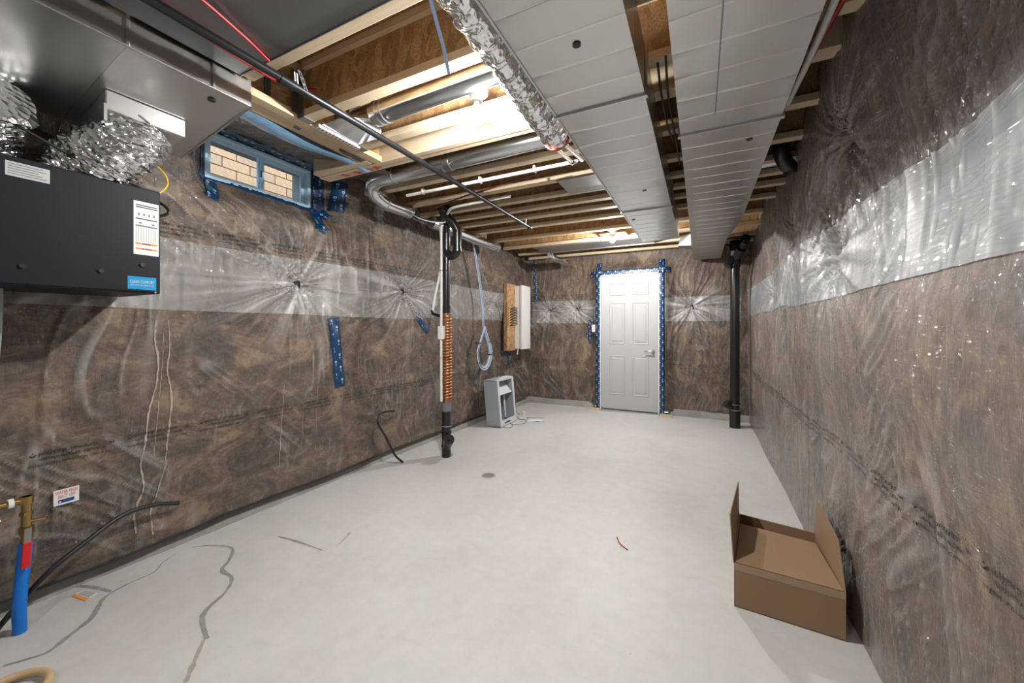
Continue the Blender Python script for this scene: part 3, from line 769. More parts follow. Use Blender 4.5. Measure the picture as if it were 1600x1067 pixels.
def hanger(x, y, label):
    t = thing('joist_hanger', label, 'joist hanger', (x, y, JZ - .003), 'steel joist hangers on the header')
    m = MB(); m.box(x, x + .05, y - .036, y + .036, JZ - .004, JZ - .001); m.build('seat', 'steel', t)
    for s in (-.036, .033): MB().box(x, x + .05, y + s, y + s + .003, JZ - .004, SUBZ - .06).build('side_strap', 'galv_d', t)
    m = MB(); m.box(x - .002, x + .003, y - .07, y - .036, JZ + .02, SUBZ - .06); m.box(x - .002, x + .003, y + .036, y + .07, JZ + .02, SUBZ - .06); m.build('flange_plate', 'galv_d', t)
hanger(-1.966, 1.378, 'steel hanger under the header end of the joist before the near round duct')
hanger(-1.966, 1.752, 'steel hanger under the header end of the joist behind the near bulb')

# ------------------------------------------------------------------ sheet metal pans
def pan(x0, x1, y0, y1, z, mat, label):
    m = MB(); n = 12; vs = []
    m.box(x0, x1, y0, y1, z - .0015, z)
    m.box(x0, x1, y0, y0 + .004, z - .006, z); m.box(x0, x1, y1 - .004, y1, z - .006, z)
    o = m.build('joist_pan', mat); tag(o, label, 'sheet metal'); return o
pan(-1.86, -.60, .05, 1.0, JZ - .002, 'galv_d', 'large dark grey sheet metal pan nailed under the nearest joists')
pan(-1.0, -.56, 2.80, 3.14, JZ - .002, 'galv', 'small bright sheet metal patch left of the wide duct')
pan(-2.15, -.55, 5.04, 5.47, JZ - .001, 'galv', 'long sheet metal pan beyond the far bulb')

# ------------------------------------------------------------------ rectangular ducts
def rduct(name, x0, x1, y0, y1, z0, z1, pitch, label, caps=True, taper=None, joints=(), fold=.0035, plugs=()):
    t = thing(name, label, 'duct', ((x0 + x1) / 2, (y0 + y1) / 2, z0))
    ys = []; y = y0; k = 0
    cuts = [y0] + list(joints) + [y1]
    for ci in range(len(cuts) - 1):
        a, b = cuts[ci] + (.004 if ci else 0), cuts[ci + 1] - .004
        n = max(1, int(round((b - a) / pitch))); st = []
        for q in range(n + 1):
            yy = a + (b - a) * q / n
            if 0 < q < n: st += [(yy - .006, 0), (yy, fold * (1 if q % 2 else -.8)), (yy + .006, 0)]
            else: st += [(yy, 0)]
            if q < n: st += [(yy + (b - a) / n * e, 0) for e in (.25, .5, .75)]
        m = MB(); vs = []
        for yy, d in st:
            X0, X1 = x0, x1
            if taper and yy > taper[0]:
                q = min(1, (yy - taper[0]) / (taper[1] - taper[0])); X1 = x1 + (taper[2] - x1) * q
            sag = 0
            row = [(X0 - d * .4, yy, z1), (X0 - d * .4, yy, z0)]
            for q in range(1, 8):
                xx = X0 + (X1 - X0) * q / 8; row.append((xx, yy, z0 - d * min(1, q / 1.5, (8 - q) / 1.5) + .0035 * (float(vn(xx * 9 + x0 * 7, yy * 4.5, 77)) - .5) * math.sin(PI * q / 8)))
            vs += row + [(X1 + d * .4, yy, z0), (X1 + d * .4, yy, z1)]
        N = 11
        fs = [(i * N + k, (i + 1) * N + k, (i + 1) * N + (k + 1) % N, i * N + (k + 1) % N) for i in range(len(st) - 1) for k in range(N)]
        fs += [tuple(range(N)), tuple((len(st) - 1) * N + k for k in range(N))]
        m.add(vs, fs).build('duct_section', 'galv', t, smooth=12)
    for yj in joints:
        X1 = x1
        m = MB(); m.box(x0 - .012, X1 + .012, yj - .012, yj + .012, z0 - .010, z0 + .002); m.box(x0 - .010, x0 + .0, yj - .012, yj + .012, z0, z1); m.box(X1, X1 + .010, yj - .012, yj + .012, z0, z1)
        m.build('drive_cleat', 'galv', t, bevel=.003)
    # lower corner flanges
    if not taper:
        MB().box(x0 - .004, x0 + .004, y0, y1, z0 - .004, z0 + .004).build('edge_seam', 'galv', t); 
    for px_, py_ in plugs:
        MB().disc((px_, py_, z0 - .0005), .014, (0, 0, -1), 16, .004).build('plug', 'rubber', t)
    return t
d1 = rduct('rectangular_duct', -.575, -.20, -.6, 4.40, 2.23, 2.425, .152, 'wide bright sheet metal duct on the left, ending short of the back wall', joints=(1.62, 3.2), plugs=[tuple(PZ(901, 69, 2.23))[:2], tuple(PZ(1007, 297, 2.23))[:2], tuple(PZ(990, 343, 2.23))[:2]])
d2 = rduct('rectangular_duct', -.088, .325, -.6, 5.92, 2.23, 2.425, .155, 'wide sheet metal duct right of the other, reaching the back wall', taper=(3.85, 4.7, .25), joints=(2.05,), plugs=[tuple(PZ(1171, 217, 2.23))[:2]])
MB().box(.058, .062, -.6, 1.9, 2.2275, 2.231).build('long_crease', 'galv_d', d2)
# wall-side register boot beside duct end
t = thing('duct_boot', 'small crumpled metal boot on the side of the right duct near the back wall', 'duct boot', (-.15, 4.9, 2.25))
MB().hexa([(-.24, 5.00, 2.27), (-.092, 4.92, 2.24), (-.092, 5.16, 2.24), (-.24, 5.10, 2.27), (-.22, 5.02, 2.36), (-.092, 4.92, 2.40), (-.092, 5.16, 2.40), (-.22, 5.10, 2.36)]).build('boot_cone', 'galv_d', t, bevel=.01)
MB().box(-.096, -.09, 4.90, 5.18, 2.232, 2.41).build('boot_flange', 'galv', t)
# trunk duct beside the ventilator
t = thing('trunk_duct', 'dark shiny trunk duct ending beside the window, top left', 'duct', (-2.2, .3, 2.2))
def trunk(y0, y1):
    m = MB(); c = [(-1.88, 2.455), (-1.88, 2.315), (-2.0, 2.30), (-2.52, 2.205), (-2.62, 2.455)]; n = len(c)
    vs = [(x, y0, z) for x, z in c] + [(x, y1, z) for x, z in c]
    fs = [(k, (k + 1) % n, n + (k + 1) % n, n + k) for k in range(n)] + [tuple(range(n)), tuple(range(n, 2 * n))]
    m.add(vs, fs).build('duct_section', 'galv', t, smooth=15)
trunk(-.8, .6245); trunk(.6255, 1.055)
for y in (.625, .90): MB().box(-1.884, -1.872, y - .006, y + .006, 2.318, 2.452).build('drive_cleat', 'galv', t, bevel=.002)
MB().tube([(-1.876, 1.05, 2.318), (-1.876, -.8, 2.318)], .004, 8).build('edge_seam', 'steel', t)
MB().tube([(-1.876, 1.055, 2.318), (-2.52, 1.055, 2.204)], .0045, 8).build('end_seam', 'steel', t)
pp = PZ(348, 155, 2.305); MB().disc((-1.955, .93, 2.304), .015, (0, 0, -1), 16, .004).build('plug', 'rubber', t)
# take-off box under the trunk with foil elbow
t2 = thing('duct_takeoff', 'pale metal take-off box beneath the trunk duct, foil elbow hanging off it', 'duct fitting', (-2.3, .85, 2.1))
MB().hexa([(-2.50, .66, 2.14), (-2.18, .66, 2.185), (-2.18, .93, 2.185), (-2.50, .93, 2.14), (-2.50, .66, 2.206), (-2.18, .66, 2.265), (-2.18, .93, 2.265), (-2.50, .93, 2.206)]).build('box', 'galv', t2, bevel=.004)
MB().box(-2.515, -2.165, .65, .66, 2.13, 2.20).build('flange', 'galv', t2)

def flex(name, pts, r, label, par=None, seed=1, k=10, amp=1.0, mat='foil'):
    P = cat_rom(pts, k); n = 40
    # densify
    D = []
    for i in range(len(P) - 1):
        for q in range(2): D.append(P[i].lerp(P[i + 1], q / 2))
    D.append(P[-1]); m = len(D)
    def rf(i, kk):
        kk = kk % n; sm = min(1, (n - kk) / 3)
        return 1 + amp * (.14 * (float(vn(i * .45, kk * .35, seed)) - .5) + .13 * (float(vn(i * .9 + 9, kk * .55, seed + 3)) - .5)) * sm + .035 * math.sin(i * .9 + .8 * math.sin(kk * .3))
    o = MB().tube(D, r, n, True, rf).build(name, mat, par)
    if par is None: tag(o, label, 'flexible duct', 'foil flexible ducts')
    return o
flex('flexible_duct', [(-2.30, .80, 2.19), (-2.30, .76, 2.10), (-2.36, .70, 2.03), (-2.44, .66, 1.97), (-2.46, .655, 1.935)], .122, 'crinkled foil elbow dropping from the take-off box to the black ventilator', seed=3)
flex('flexible_duct', [(-2.50, .40, 1.935), (-2.47, .38, 2.02), (-2.40, .38, 2.09), (-2.31, .40, 2.15)], .118, 'crinkled foil duct in the middle, rising from the ventilator to the trunk', seed=8)
flex('flexible_duct', [(-2.45, .14, 1.935), (-2.42, .13, 2.0), (-2.32, .10, 2.06), (-2.18, .0, 2.12)], .10, 'crinkled foil duct at the left edge, rising from the ventilator', seed=14)
flex('flexible_duct', [(-2.62, .80, 1.935), (-2.63, .82, 2.02), (-2.66, .84, 2.12), (-2.7, .86, 2.2)], .075, 'crinkled foil duct behind the elbow, against the wall', seed=19)
flex('flexible_duct', [(-.66, .35, 2.33), (-.665, .9, 2.33), (-.672, 1.3, 2.325), (-.68, 1.6, 2.315), (-.69, 1.93, 2.31)], .072, 'long foil-wrapped duct lying along the left edge of the wide duct', seed=23, k=14, amp=.6)
o = MB().tube([(-.69, 1.925, 2.31), (-.69, 1.945, 2.31)], .075, 20).build('tape_ring', 'redink', None, smooth=40); tag(o, 'thin red tape ring on the far end of the long foil duct', 'tape')

# ------------------------------------------------------------------ round ducts
def rnd(name, pts, r, label, bands=(), k=6, mat='galv_p'):
    t = thing(name, label, 'duct', pts[0], 'round metal ducts')
    MB().tube(cat_rom(pts, 3 if k > 3 else k), r, 24).build('duct_pipe', mat, t, smooth=17)
    for a, b in bands:
        a = Vector(a); b = Vector(b); MB().tube([a, b], r + .004, 22).build('crimp_band', 'steel', t, smooth=50)
    return t
t = rnd('round_duct', [(-1.66, 1.60, 2.50), (-1.2, 1.60, 2.51), (-.60, 1.60, 2.52)], .062, 'round grey duct in the bay beside the near bulb', [((-1.64, 1.6, 2.50), (-1.61, 1.6, 2.5)), ((-1.58, 1.6, 2.5), (-1.572, 1.6, 2.5))], 3)
# register boot
tb = thing('register_boot', 'metal register boot with white slotted flange beside the black pipe', 'register', (-1.8, 1.58, 2.42))
m = MB(); n = 16; vs = []
for i in range(n):
    a = 2 * PI * i / n; vs.append((-1.66, 1.60 + .062 * math.cos(a), 2.50 + .062 * math.sin(a)))
rect = []
for i in range(n):
    a = 2 * PI * i / n; cc, ss_ = math.cos(a), math.sin(a); q = max(abs(cc), abs(ss_)); rect.append((-1.83 + .10 * ss_ / q * -1, 1.585 + .13 * cc / q, 2.435))
vs += rect
m.add(vs, [(i, (i + 1) % n, n + (i + 1) % n, n + i) for i in range(n)]).build('boot_cone', 'galv_p', tb, smooth=25)
m = MB(); m.box(-1.955, -1.925, 1.44, 1.73, 2.418, 2.436); m.box(-1.735, -1.705, 1.44, 1.73, 2.418, 2.436); m.build('flange', 'white', tb)
for i in range(12): MB().box(-1.95, -1.93, 1.45 + i * .023, 1.46 + i * .023, 2.4165, 2.4185).build('slot', 'inkgrey', tb)
rnd('round_duct', [(-.60, 2.22, 2.475), (-1.3, 2.22, 2.465), (-2.10, 2.22, 2.45), (-2.30, 2.225, 2.445), (-2.385, 2.27, 2.40), (-2.40, 2.38, 2.355), (-2.40, 2.52, 2.345), (-2.40, 2.72, 2.35)], .058,
    'long round duct beyond the doubled beam with an elbow at its left end', [((-1.62, 2.22, 2.460), (-1.57, 2.22, 2.460)), ((-2.10, 2.22, 2.45), (-2.09, 2.22, 2.45)), ((-2.4, 2.42, 2.352), (-2.4, 2.43, 2.351)), ((-2.4, 2.70, 2.35), (-2.4, 2.725, 2.35))], 8)
rnd('round_duct', [(-2.45, 3.1, 2.355), (-2.45, 3.8, 2.355), (-2.45, 4.48, 2.355)], .058, 'short shiny round duct along the top of the left wall', [((-2.45, 4.42, 2.355), (-2.45, 4.50, 2.355))], 3)
rnd('round_duct', [(-2.02, 5.36, 2.39), (-2.01, 5.40, 2.36), (-1.99, 5.50, 2.335), (-1.95, 5.66, 2.325), (-1.92, 5.82, 2.32)], .045, 'short elbow duct high on the back wall left of the door', [((-1.99, 5.52, 2.333), (-1.985, 5.535, 2.332))], 5)
p = PZ(1203, 290, 2.50)
rnd('round_duct', [(.40, 3.28, 2.50), (.50, 3.28, 2.50), (.58, 3.28, 2.50)], .055, 'short bright duct stub between the joists by the right wall', [], 2)

# ------------------------------------------------------------------ pipes
t = thing('gas_pipe', 'long black iron pipe slung below the joists', 'pipe', (-1.61, 2.0, 2.36))
P = [(-1.62, .0, 2.36), (-1.615, 1.0, 2.36), (-1.62, 2.0, 2.36), (-1.63, 3.0, 2.36), (-1.64, 3.74, 2.36)]
MB().tube(cat_rom(P, 4), .0175, 16).build('pipe_run', 'iron', t, smooth=50)
for y in (1.02, 2.14): MB().tube([(-1.618, y, 2.36), (-1.618, y + .07, 2.36)], .0225, 16).build('coupling', 'iron', t, smooth=50)
MB().tube([(-1.64, 3.72, 2.36), (-1.64, 3.765, 2.36)], .023, 16).build('end_cap', 'iron', t, smooth=50)
# perforated hanging straps
def strap(pa, pb, label, name='hanger_strap', w=.016, holes=True, mat='steel'):
    m = MB(); a = Vector(pa); b = Vector(pb); L = (b - a).length; n = max(1, int(L / .02))
    d = (b - a) / n; sd = Vector((0, 1, 0)) if abs(d.normalized().y) < .7 else Vector((1, 0, 0))
    for i in range(n):
        p = a + d * i
        if holes:
            for s in (-1, 1): m.bar(p + sd * s * w * .38, p + d + sd * s * w * .38, .0022, .0045, up=sd)
            m.bar(p + d * .02, p + d * .34, w, .0012, up=(1, 0, 0)) if False else m.bar(p - sd * w / 2 + d * .1, p + sd * w / 2 + d * .1, .007, .0012, up=(1, 0, 0))
        else: m.bar(p, p + d, w, .002, up=(1, 0, 0))
    o = m.build(name, mat); return tag(o, label, 'strap', 'hanging straps')
strap((-1.625, 1.10, 2.43), (-1.641, 1.12, 2.36), 'perforated metal strap on the left of the black iron pipe')
strap((-1.60, 1.10, 2.43), (-1.596, 1.13, 2.36), 'dark perforated metal strap on the right of the black iron pipe', mat='galv_d')
strap((-1.64, 3.66, 2.43), (-1.652, 3.67, 2.365), 'wire hanger at the far end of the black iron pipe', w=.006, holes=False)
m = MB(); P = cat_rom([(-.84, 1.06, 2.428), (-.86, 1.12, 2.40), (-.90, 1.22, 2.375), (-.945, 1.315, 2.35)], 6)
for a, b in zip(P[:-1], P[1:]): m.bar(a, b, .013, .0015)
o = m.build('banding_strap', 'bluecable'); tag(o, 'loose blue plastic banding strap hanging from the joist, top centre', 'strap')
# white water lines
t = thing('water_line', 'long white water pipe crossing under the joists to the left wall', 'pipe', (-1.5, 2.48, 2.4))
MB().tube([(-.72, 2.49, 2.405), (-2.22, 2.49, 2.40)], .0125, 12).build('pipe_run', 'pvc', t, smooth=50)
MB().tube([(-.72, 2.49, 2.405), (-.70, 2.47, 2.40), (-.69, 2.2, 2.345), (-.685, 1.93, 2.31)], .0125, 12).build('pipe_drop', 'pvc', t, smooth=50)
for x in (-1.05, -1.5, -2.05): MB().box(x - .008, x + .008, 2.47, 2.51, 2.385, 2.43).build('pipe_clip', 'pvc', t, bevel=.003)
MB().tube([(-.735, 2.49, 2.405), (-.705, 2.49, 2.405)], .018, 12).build('elbow_fitting', 'iron', t, smooth=50)
t = thing('water_line', 'shorter white water pipe beside the long one, ending at the flex duct', 'pipe', (-.73, 2.4, 2.38))
MB().tube([(-.74, 1.93, 2.30), (-.75, 2.2, 2.34), (-.765, 2.44, 2.385)], .0125, 12).build('pipe_drop', 'pvc', t, smooth=50)
MB().tube([(-.768, 2.43, 2.38), (-.768, 2.46, 2.39)], .018, 12).build('elbow_fitting', 'iron', t, smooth=50)
o = pipe('water_line', 'pvc', [(-1.45, 2.90, 2.405), (-1.75, 2.90, 2.40), (-2.05, 2.92, 2.395), (-2.16, 2.98, 2.37)], .0125); tag(o, 'short white pipe bending towards the black trap', 'pipe')
o = pipe('cable_run', 'brownwire', [(-.9, 2.56, 2.42), (-1.3, 2.6, 2.40), (-1.55, 2.66, 2.395), (-1.8, 2.74, 2.41), (-2.1, 2.82, 2.40), (-2.3, 2.84, 2.37)], .007); tag(o, 'dark red cable sagging beside the long white pipe', 'cable')
o = pipe('cable_run', 'whitecable', [(-2.40, 2.72, 2.36), (-2.36, 2.8, 2.31), (-2.30, 2.95, 2.30), (-2.22, 3.05, 2.32), (-2.2, 3.1, 2.40)], .006); tag(o, 'thin white cable looping under the duct elbow', 'cable')

# ------------------------------------------------------------------ main drain stack with heat-recovery coil
bx_, by_ = -2.27, 3.115
t = thing('drain_stack', 'black vertical drain pipe with a copper coil on the left wall', 'drain pipe', (bx_, by_, 0))
MB().tube([(bx_, by_, 0), (bx_, by_, .47)], .045, 20).build('lower_pipe', 'abs', t, smooth=50)
MB().tube([(bx_, by_, .455), (bx_, by_, .54)], .049, 20).build('rubber_coupling', 'inkgrey', t, smooth=50)
for z in (.10, .235, .30): MB().tube([(bx_, by_, z), (bx_, by_, z + .018)], .052, 20).build('hub_ring', 'abs', t, smooth=50)
o = MB().tube([(bx_, by_, .305), (bx_, by_, .312)], .0525, 20).build('solvent_ring', 'greyplastic', t, smooth=50)
co = MB().tube([(bx_ + .02, by_ - .02, .10), (bx_ + .075, by_ - .065, .19)], .038, 18).build('cleanout_branch', 'abs', t, smooth=50)
MB().tube([(bx_ + .062, by_ - .055, .17), (bx_ + .09, by_ - .08, .205)], .053, 18).build('cleanout_plug', 'abs', co, smooth=40)
MB().tube([(bx_ + .088, by_ - .078, .203), (bx_ + .098, by_ - .087, .215)], .016, 6).build('plug_nut', 'abs', co)
MB().tube([(bx_, by_, .50), (bx_, by_, 1.45)], .031, 18).build('copper_core', 'copper', t, smooth=50)
H = [];
for i in range(28 * 14 + 1):
    a = 2 * PI * i / 14; z = .57 + .83 * i / (28 * 14); H.append((bx_ + .012 + .040 * math.cos(a), by_ + .040 * math.sin(a), z))
MB().tube(H, .0095, 8).build('copper_coil', 'copper', t, smooth=60)
MB().tube([(bx_, by_, 1.43), (bx_, by_, 1.50)], .04, 20).build('rubber_coupling', 'abs', t, smooth=50)
MB().tube([(bx_, by_, 1.49), (bx_, by_, 1.985)], .035, 18).build('upper_pipe', 'abs', t, smooth=50)
P = [(bx_, by_, 1.96), (bx_, by_, 2.14), (bx_ + .005, by_, 2.22), (bx_ + .005, by_, 2.24)]
MB().tube([(bx_, by_, 1.95), (bx_, by_, 1.99)], .041, 18).build('hub_ring', 'abs', t, smooth=50)
U = [(bx_, by_, 2.22), (bx_, by_, 2.06)] + [(bx_ + .065 - .065 * math.cos(a), by_ - .0, 2.06 - .065 * math.sin(a)) for a in np.linspace(0.15, PI - .15, 10)] + [(bx_ + .13, by_, 2.06), (bx_ + .13, by_, 2.20), (bx_ + .125, by_ - .01, 2.26), (bx_ + .10, by_ - .05, 2.32), (bx_ + .06, by_ - .12, 2.38), (bx_ + .05, by_ - .15, 2.46)]
MB().tube(U, .042, 18).build('trap_bend', 'abs', t, smooth=60)
for z in (2.03, 2.21): MB().tube([(bx_ + .13, by_, z), (bx_ + .13, by_, z + .03)], .047, 18).build('hub_ring', 'abs', t, smooth=50)
MB().tube([(bx_, by_, 2.10), (bx_, by_, 2.13)], .043, 18).build('hub_ring', 'abs', t, smooth=50)
MB().tube([(bx_, by_, 2.2), (bx_ - .01, by_ + .02, 2.5)], .034, 18).build('vent_pipe', 'abs', t, smooth=50)
# white supply pipes beside stack
t = thing('supply_riser', 'white vertical supply pipe strapped in front of the black drain pipe', 'pipe', (bx_ - .03, by_ - .05, .55))
MB().tube([(bx_ - .035, by_ - .035, 2.33), (bx_ - .022, by_ - .05, 1.6), (bx_ - .02, by_ - .058, 1.2), (bx_ - .012, by_ - .065, .56)], .0125, 12).build('pipe_run', 'pvc', t, smooth=50)
MB().box(bx_ - .045, bx_ + .012, by_ - .085, by_ - .035, 1.17, 1.30).build('valve_block', 'pvc', t, bevel=.008)
MB().tube([(bx_ - .09, by_ + .02, 1.852), (bx_ - .03, by_ - .075, 1.85), (bx_ + .05, by_ - .03, 1.852)], .0025, 6).build('zip_tie', 'rubber', t)
MB().tube([(bx_ - .09, by_ + .03, .985), (bx_ - .03, by_ - .085, .99), (bx_ + .09, by_ - .06, .985)], .002, 6).build('zip_tie', 'rubber', t)
t = thing('supply_riser', 'thinner white pipe bending away left of the white supply pipe', 'pipe', (bx_ - .1, by_, 1.45))
MB().tube(cat_rom([(bx_ - .07, by_ - .01, 2.33), (bx_ - .045, by_ - .02, 2.05), (bx_ - .06, by_ - .02, 1.85), (bx_ - .12, by_ - .02, 1.62), (bx_ - .155, by_ - .02, 1.45)], 5), .0115, 12).build('pipe_run', 'pvc', t, smooth=50)
MB().tube([(bx_ - .16, by_ - .02, 1.46), (bx_ - .15, by_ - .025, 1.425), (bx_ - .06, by_ - .03, 1.40), (bx_ - .03, by_ - .035, 1.405)], .016, 10).build('brass_elbow', 'iron', t, smooth=50)

# right hand drain stack
rx, ry = .398, 5.65
t = thing('drain_stack', 'black vertical drain pipe in the far right corner', 'drain pipe', (rx, ry, 0))
MB().tube([(rx, ry, 0), (rx, ry, 2.10)], .054, 22).build('main_pipe', 'abs', t, smooth=50)
for z in (.20, .30): MB().tube([(rx, ry, z), (rx, ry, z + .022)], .064, 22).build('hub_ring', 'abs', t, smooth=50)
for z in (.226, .296): MB().tube([(rx, ry, z), (rx, ry, z + .005)], .0645, 22).build('solvent_ring', 'greyplastic', t, smooth=50)
MB().tube([(rx, ry, .0), (rx, ry, .21)], .062, 22).build('base_sleeve', 'abs', t, smooth=50)
co = MB().tube([(rx, ry, .22), (rx - .085, ry - .03, .30)], .042, 18).build('cleanout_branch', 'abs', t, smooth=50)
MB().tube([(rx - .07, ry - .025, .285), (rx - .105, ry - .037, .315)], .056, 18).build('cleanout_plug', 'abs', co, smooth=40)
MB().tube([(rx, ry, 2.06), (rx, ry, 2.16)], .066, 22).build('hub_ring', 'abs', t, smooth=50)
wy = MB().tube([(rx, ry, 2.12), (rx, ry, 2.40)], .058, 22).build('wye_fitting', 'abs', t, smooth=50)
MB().tube([(rx, ry, 2.15), (rx + .08, ry - .17, 2.31), (rx + .10, ry - .28, 2.37)], .05, 20).build('side_branch', 'abs', t, smooth=50)
for q in (.45, .8): 
    a = Vector((rx, ry, 2.15)).lerp(Vector((rx + .10, ry - .28, 2.37)), q); MB().tube([a, a + Vector((.012, -.03, .02))], .057, 20).build('hub_ring', 'abs', t, smooth=50)
MB().tube([(rx - .02, ry - .02, 2.15), (rx - .09, ry - .05, 2.07)], .048, 18).build('cleanout_cap', 'abs', t, smooth=50)
MB().box(rx - .05, rx + .03, ry - .068, ry - .060, 2.20, 2.26).build('paper_label', 'paper', t)
# black vent fitting near right wall
t = thing('vent_fitting', 'black plastic pipe fitting tucked between joists above the right wall', 'pipe fitting', (.52, 3.05, 2.4))
MB().tube(cat_rom([(.46, 3.02, 2.60), (.47, 3.02, 2.46), (.50, 3.06, 2.39), (.55, 3.09, 2.33)], 5), .045, 18).build('elbow', 'abs', t, smooth=50)
MB().tube([(.47, 3.02, 2.47), (.47, 3.02, 2.50)], .052, 18).build('hub_ring', 'abs', t, smooth=50)
MB().tube([(.545, 3.086, 2.34), (.556, 3.094, 2.315)], .052, 18).build('hub_ring', 'abs', t, smooth=50)
# red and white lines, right ceiling
t = thing('heating_line', 'red plastic pipe along the top of the right wall', 'pipe', (.45, 1.3, 2.4))
MB().tube(cat_rom([(.50, .4, 2.40), (.485, .9, 2.40), (.47, 1.25, 2.395), (.43, 1.7, 2.40), (.39, 2.2, 2.405)], 5), .011, 12).build('pipe_run', 'redpex', t, smooth=50)
q = PZ(1290, 85, 2.40); MB().box(.455, .49, 1.32, 1.345, 2.385, 2.43).build('pipe_clip', 'rubber', t, bevel=.003)
o = pipe('conduit_line', 'pvc', [(.415, .4, 2.39), (.412, 1.0, 2.39), (.405, 1.8, 2.39), (.39, 2.3, 2.40)], .013); tag(o, 'white pipe between the right duct and the red pipe', 'pipe')
o = pipe('heating_line', 'redpex', [(-1.72, .2, 2.41), (-1.70, .6, 2.41), (-1.74, 1.0, 2.42), (-1.78, 1.2, 2.46), (-1.76, 1.30, 2.50)], .009); tag(o, 'thin red pipe beside the black iron pipe, top left', 'pipe')
o = pipe('heating_line', 'redpex', [(-1.48, .2, 2.39), (-1.50, .6, 2.40), (-1.58, .85, 2.415), (-1.64, .99, 2.42)], .006); tag(o, 'second thin red pipe curving over the dark metal pan', 'pipe')
# cables between ducts
for pts, lb in (([(-.165, 1.75, 2.43), (-.160, 1.9, 2.36), (-.15, 2.15, 2.33), (-.145, 2.5, 2.42)], 'black cable drooping in the gap between the two wide ducts'),
                ([(-.13, 1.72, 2.43), (-.135, 1.95, 2.38), (-.125, 2.4, 2.36), (-.13, 2.9, 2.43)], 'second black cable in the gap between the ducts, hanging higher')):
    o = pipe('cable_run', 'rubber', pts, .005); tag(o, lb, 'cable')
o = pipe('cable_run', 'whitecable', [(-.19, 1.10, 2.42), (-.15, 1.12, 2.40), (-.12, 1.16, 2.41), (-.05, 1.20, 2.44)], .005); tag(o, 'pale cable crossing the gap between the ducts at the top', 'cable')

# ------------------------------------------------------------------ lights
def lamp(x, y, z, mat, label, box=True, plate=False):
    t = thing('ceiling_bulb', label, 'ceiling light', (x, y, z + .20))
    MB().tube([(x, y, z + .112), (x, y, z + .160)], .052, 8).build('junction_box', 'galv', t)
    m = MB(); m.tube([(x, y, z + .112), (x, y, z + .098)], [.060, .058], 24); m.tube([(x, y, z + .098), (x, y, z + .058)], [.040, .030], 24)
    m.build('lamp_holder', 'white', t, smooth=40)
    m = MB(); prof = [(.013, .060), (.015, .045), (.023, .030), (.029, .014), (.0305, .002)]
    m.tube([(x, y, z + h_) for r_, h_ in prof], [r_ for r_, h_ in prof], 20); m.build('bulb_neck', 'white', t, smooth=60)
    prof = [(.0305, .0015), (.0305, -.004), (.0275, -.016), (.0195, -.026), (.010, -.030), (.003, -.0312)]
    m = MB(); m.tube([(x, y, z + h_) for r_, h_ in prof], [r_ for r_, h_ in prof], 20)
    m.build('bulb_globe', mat, t, smooth=60)
    if plate: MB().box(x - .16, x + .16, y - .03, y + .19, JZ + .012, JZ + .016).build('mounting_plate', 'galv', t)
    return t
lamp(-1.02, 1.655, 2.375, M['bulb_n'], 'bare lit bulb in a white holder between the near joists')
lamp(-.97, 4.76, 2.365, M['bulb_f'], 'bare lit bulb in a holder near the back wall', plate=True)
lamp(-1.0, -1.0, 2.385, M['fill_r'], 'added fill bulb behind the viewer in the unseen part of the basement')  # fill lamp added out of view to lift the room light
for dy in (0, .03):
    o = pipe('cable_run', 'whitecable', [(-.97, 1.64 + dy, 2.51), (-.88, 1.63 + dy, 2.50), (-.80, 1.62 + dy, 2.49), (-.74, 1.60 + dy, 2.46)], .006)
    tag(o, 'white cable from the near bulb box to the foil duct, %s of the pair' % ('upper' if dy == 0 else 'lower'), 'cable')
o = pipe('cable_run', 'pvc', [(-.80, 1.25, 2.425), (-.79, 1.40, 2.40), (-.765, 1.55, 2.40), (-.77, 1.72, 2.415), (-.83, 1.76, 2.424)], .008); tag(o, 'thick white cable curling along the left side of the foil duct', 'cable')

# ------------------------------------------------------------------ ventilator (HRV)
vx = -2.30; vy0, vy1, vz0, vz1 = .05, .882, 1.447, 1.93
t = thing('heat_recovery_ventilator', 'black box ventilator hanging on the left wall under the ducts', 'ventilator', (-2.5, .46, vz0))
body = MB().box(-2.72, vx, vy0, vy1, vz0, vz1).build('body', 'hrvbody', t, bevel=.004)
MB().box(vx, vx + .004, vy0 + .004, vy1 - .004, vz0 + .006, vz1 - .006).build('door_panel', 'hrvbody', t, bevel=.002)
fxp = vx + .0048
def lab(y0, y1, z0, z1, mat, name, par, e=0): return MB().box(fxp - .001 + e, fxp + e, y0, y1, z0, z1).build(name, mat, par)
l1 = lab(.430, .538, 1.853, 1.907, 'paper2', 'rating_label', t)
for i in range(5): lab(.436, .530 - .01 * (i % 3), 1.861 + i * .009, 1.864 + i * .009, 'inkgrey', 'text_line', l1, .0006)
l2 = lab(.785, .874, 1.622, 1.865, 'paper', 'instruction_label', t)
for z0, z1, mm in ((1.845, 1.850, 'ink'), (1.836, 1.841, 'ink'), (1.783, 1.788, 'ink'), (1.750, 1.757, 'inkgrey'), (1.668, 1.676, 'orange'), (1.645, 1.652, 'orange')):
    lab(.792, .868, z0, z1, mm, 'printed_line', l2, .0006)
lab(.815, .845, 1.670, 1.674, 'ink', 'printed_line', l2, .0012); lab(.812, .848, 1.6465, 1.6505, 'ink', 'printed_line', l2, .0012)
for i in range(9): lab(.793 + i * .0088, .794 + i * .0088, 1.680, 1.748, 'inkgrey', 'table_rule', l2, .0006)
for i in range(4): lab(.80 + i * .018, .806 + i * .018, 1.80, 1.812, 'inkgrey', 'diagram', l2, .0006)
for i in range(2): lab(.803 + i * .045, .813 + i * .045, 1.764, 1.769, 'ink', 'diagram', l2, .0006)
l3 = lab(.765, .865, 1.462, 1.520, 'skyblue', 'brand_sticker', t)
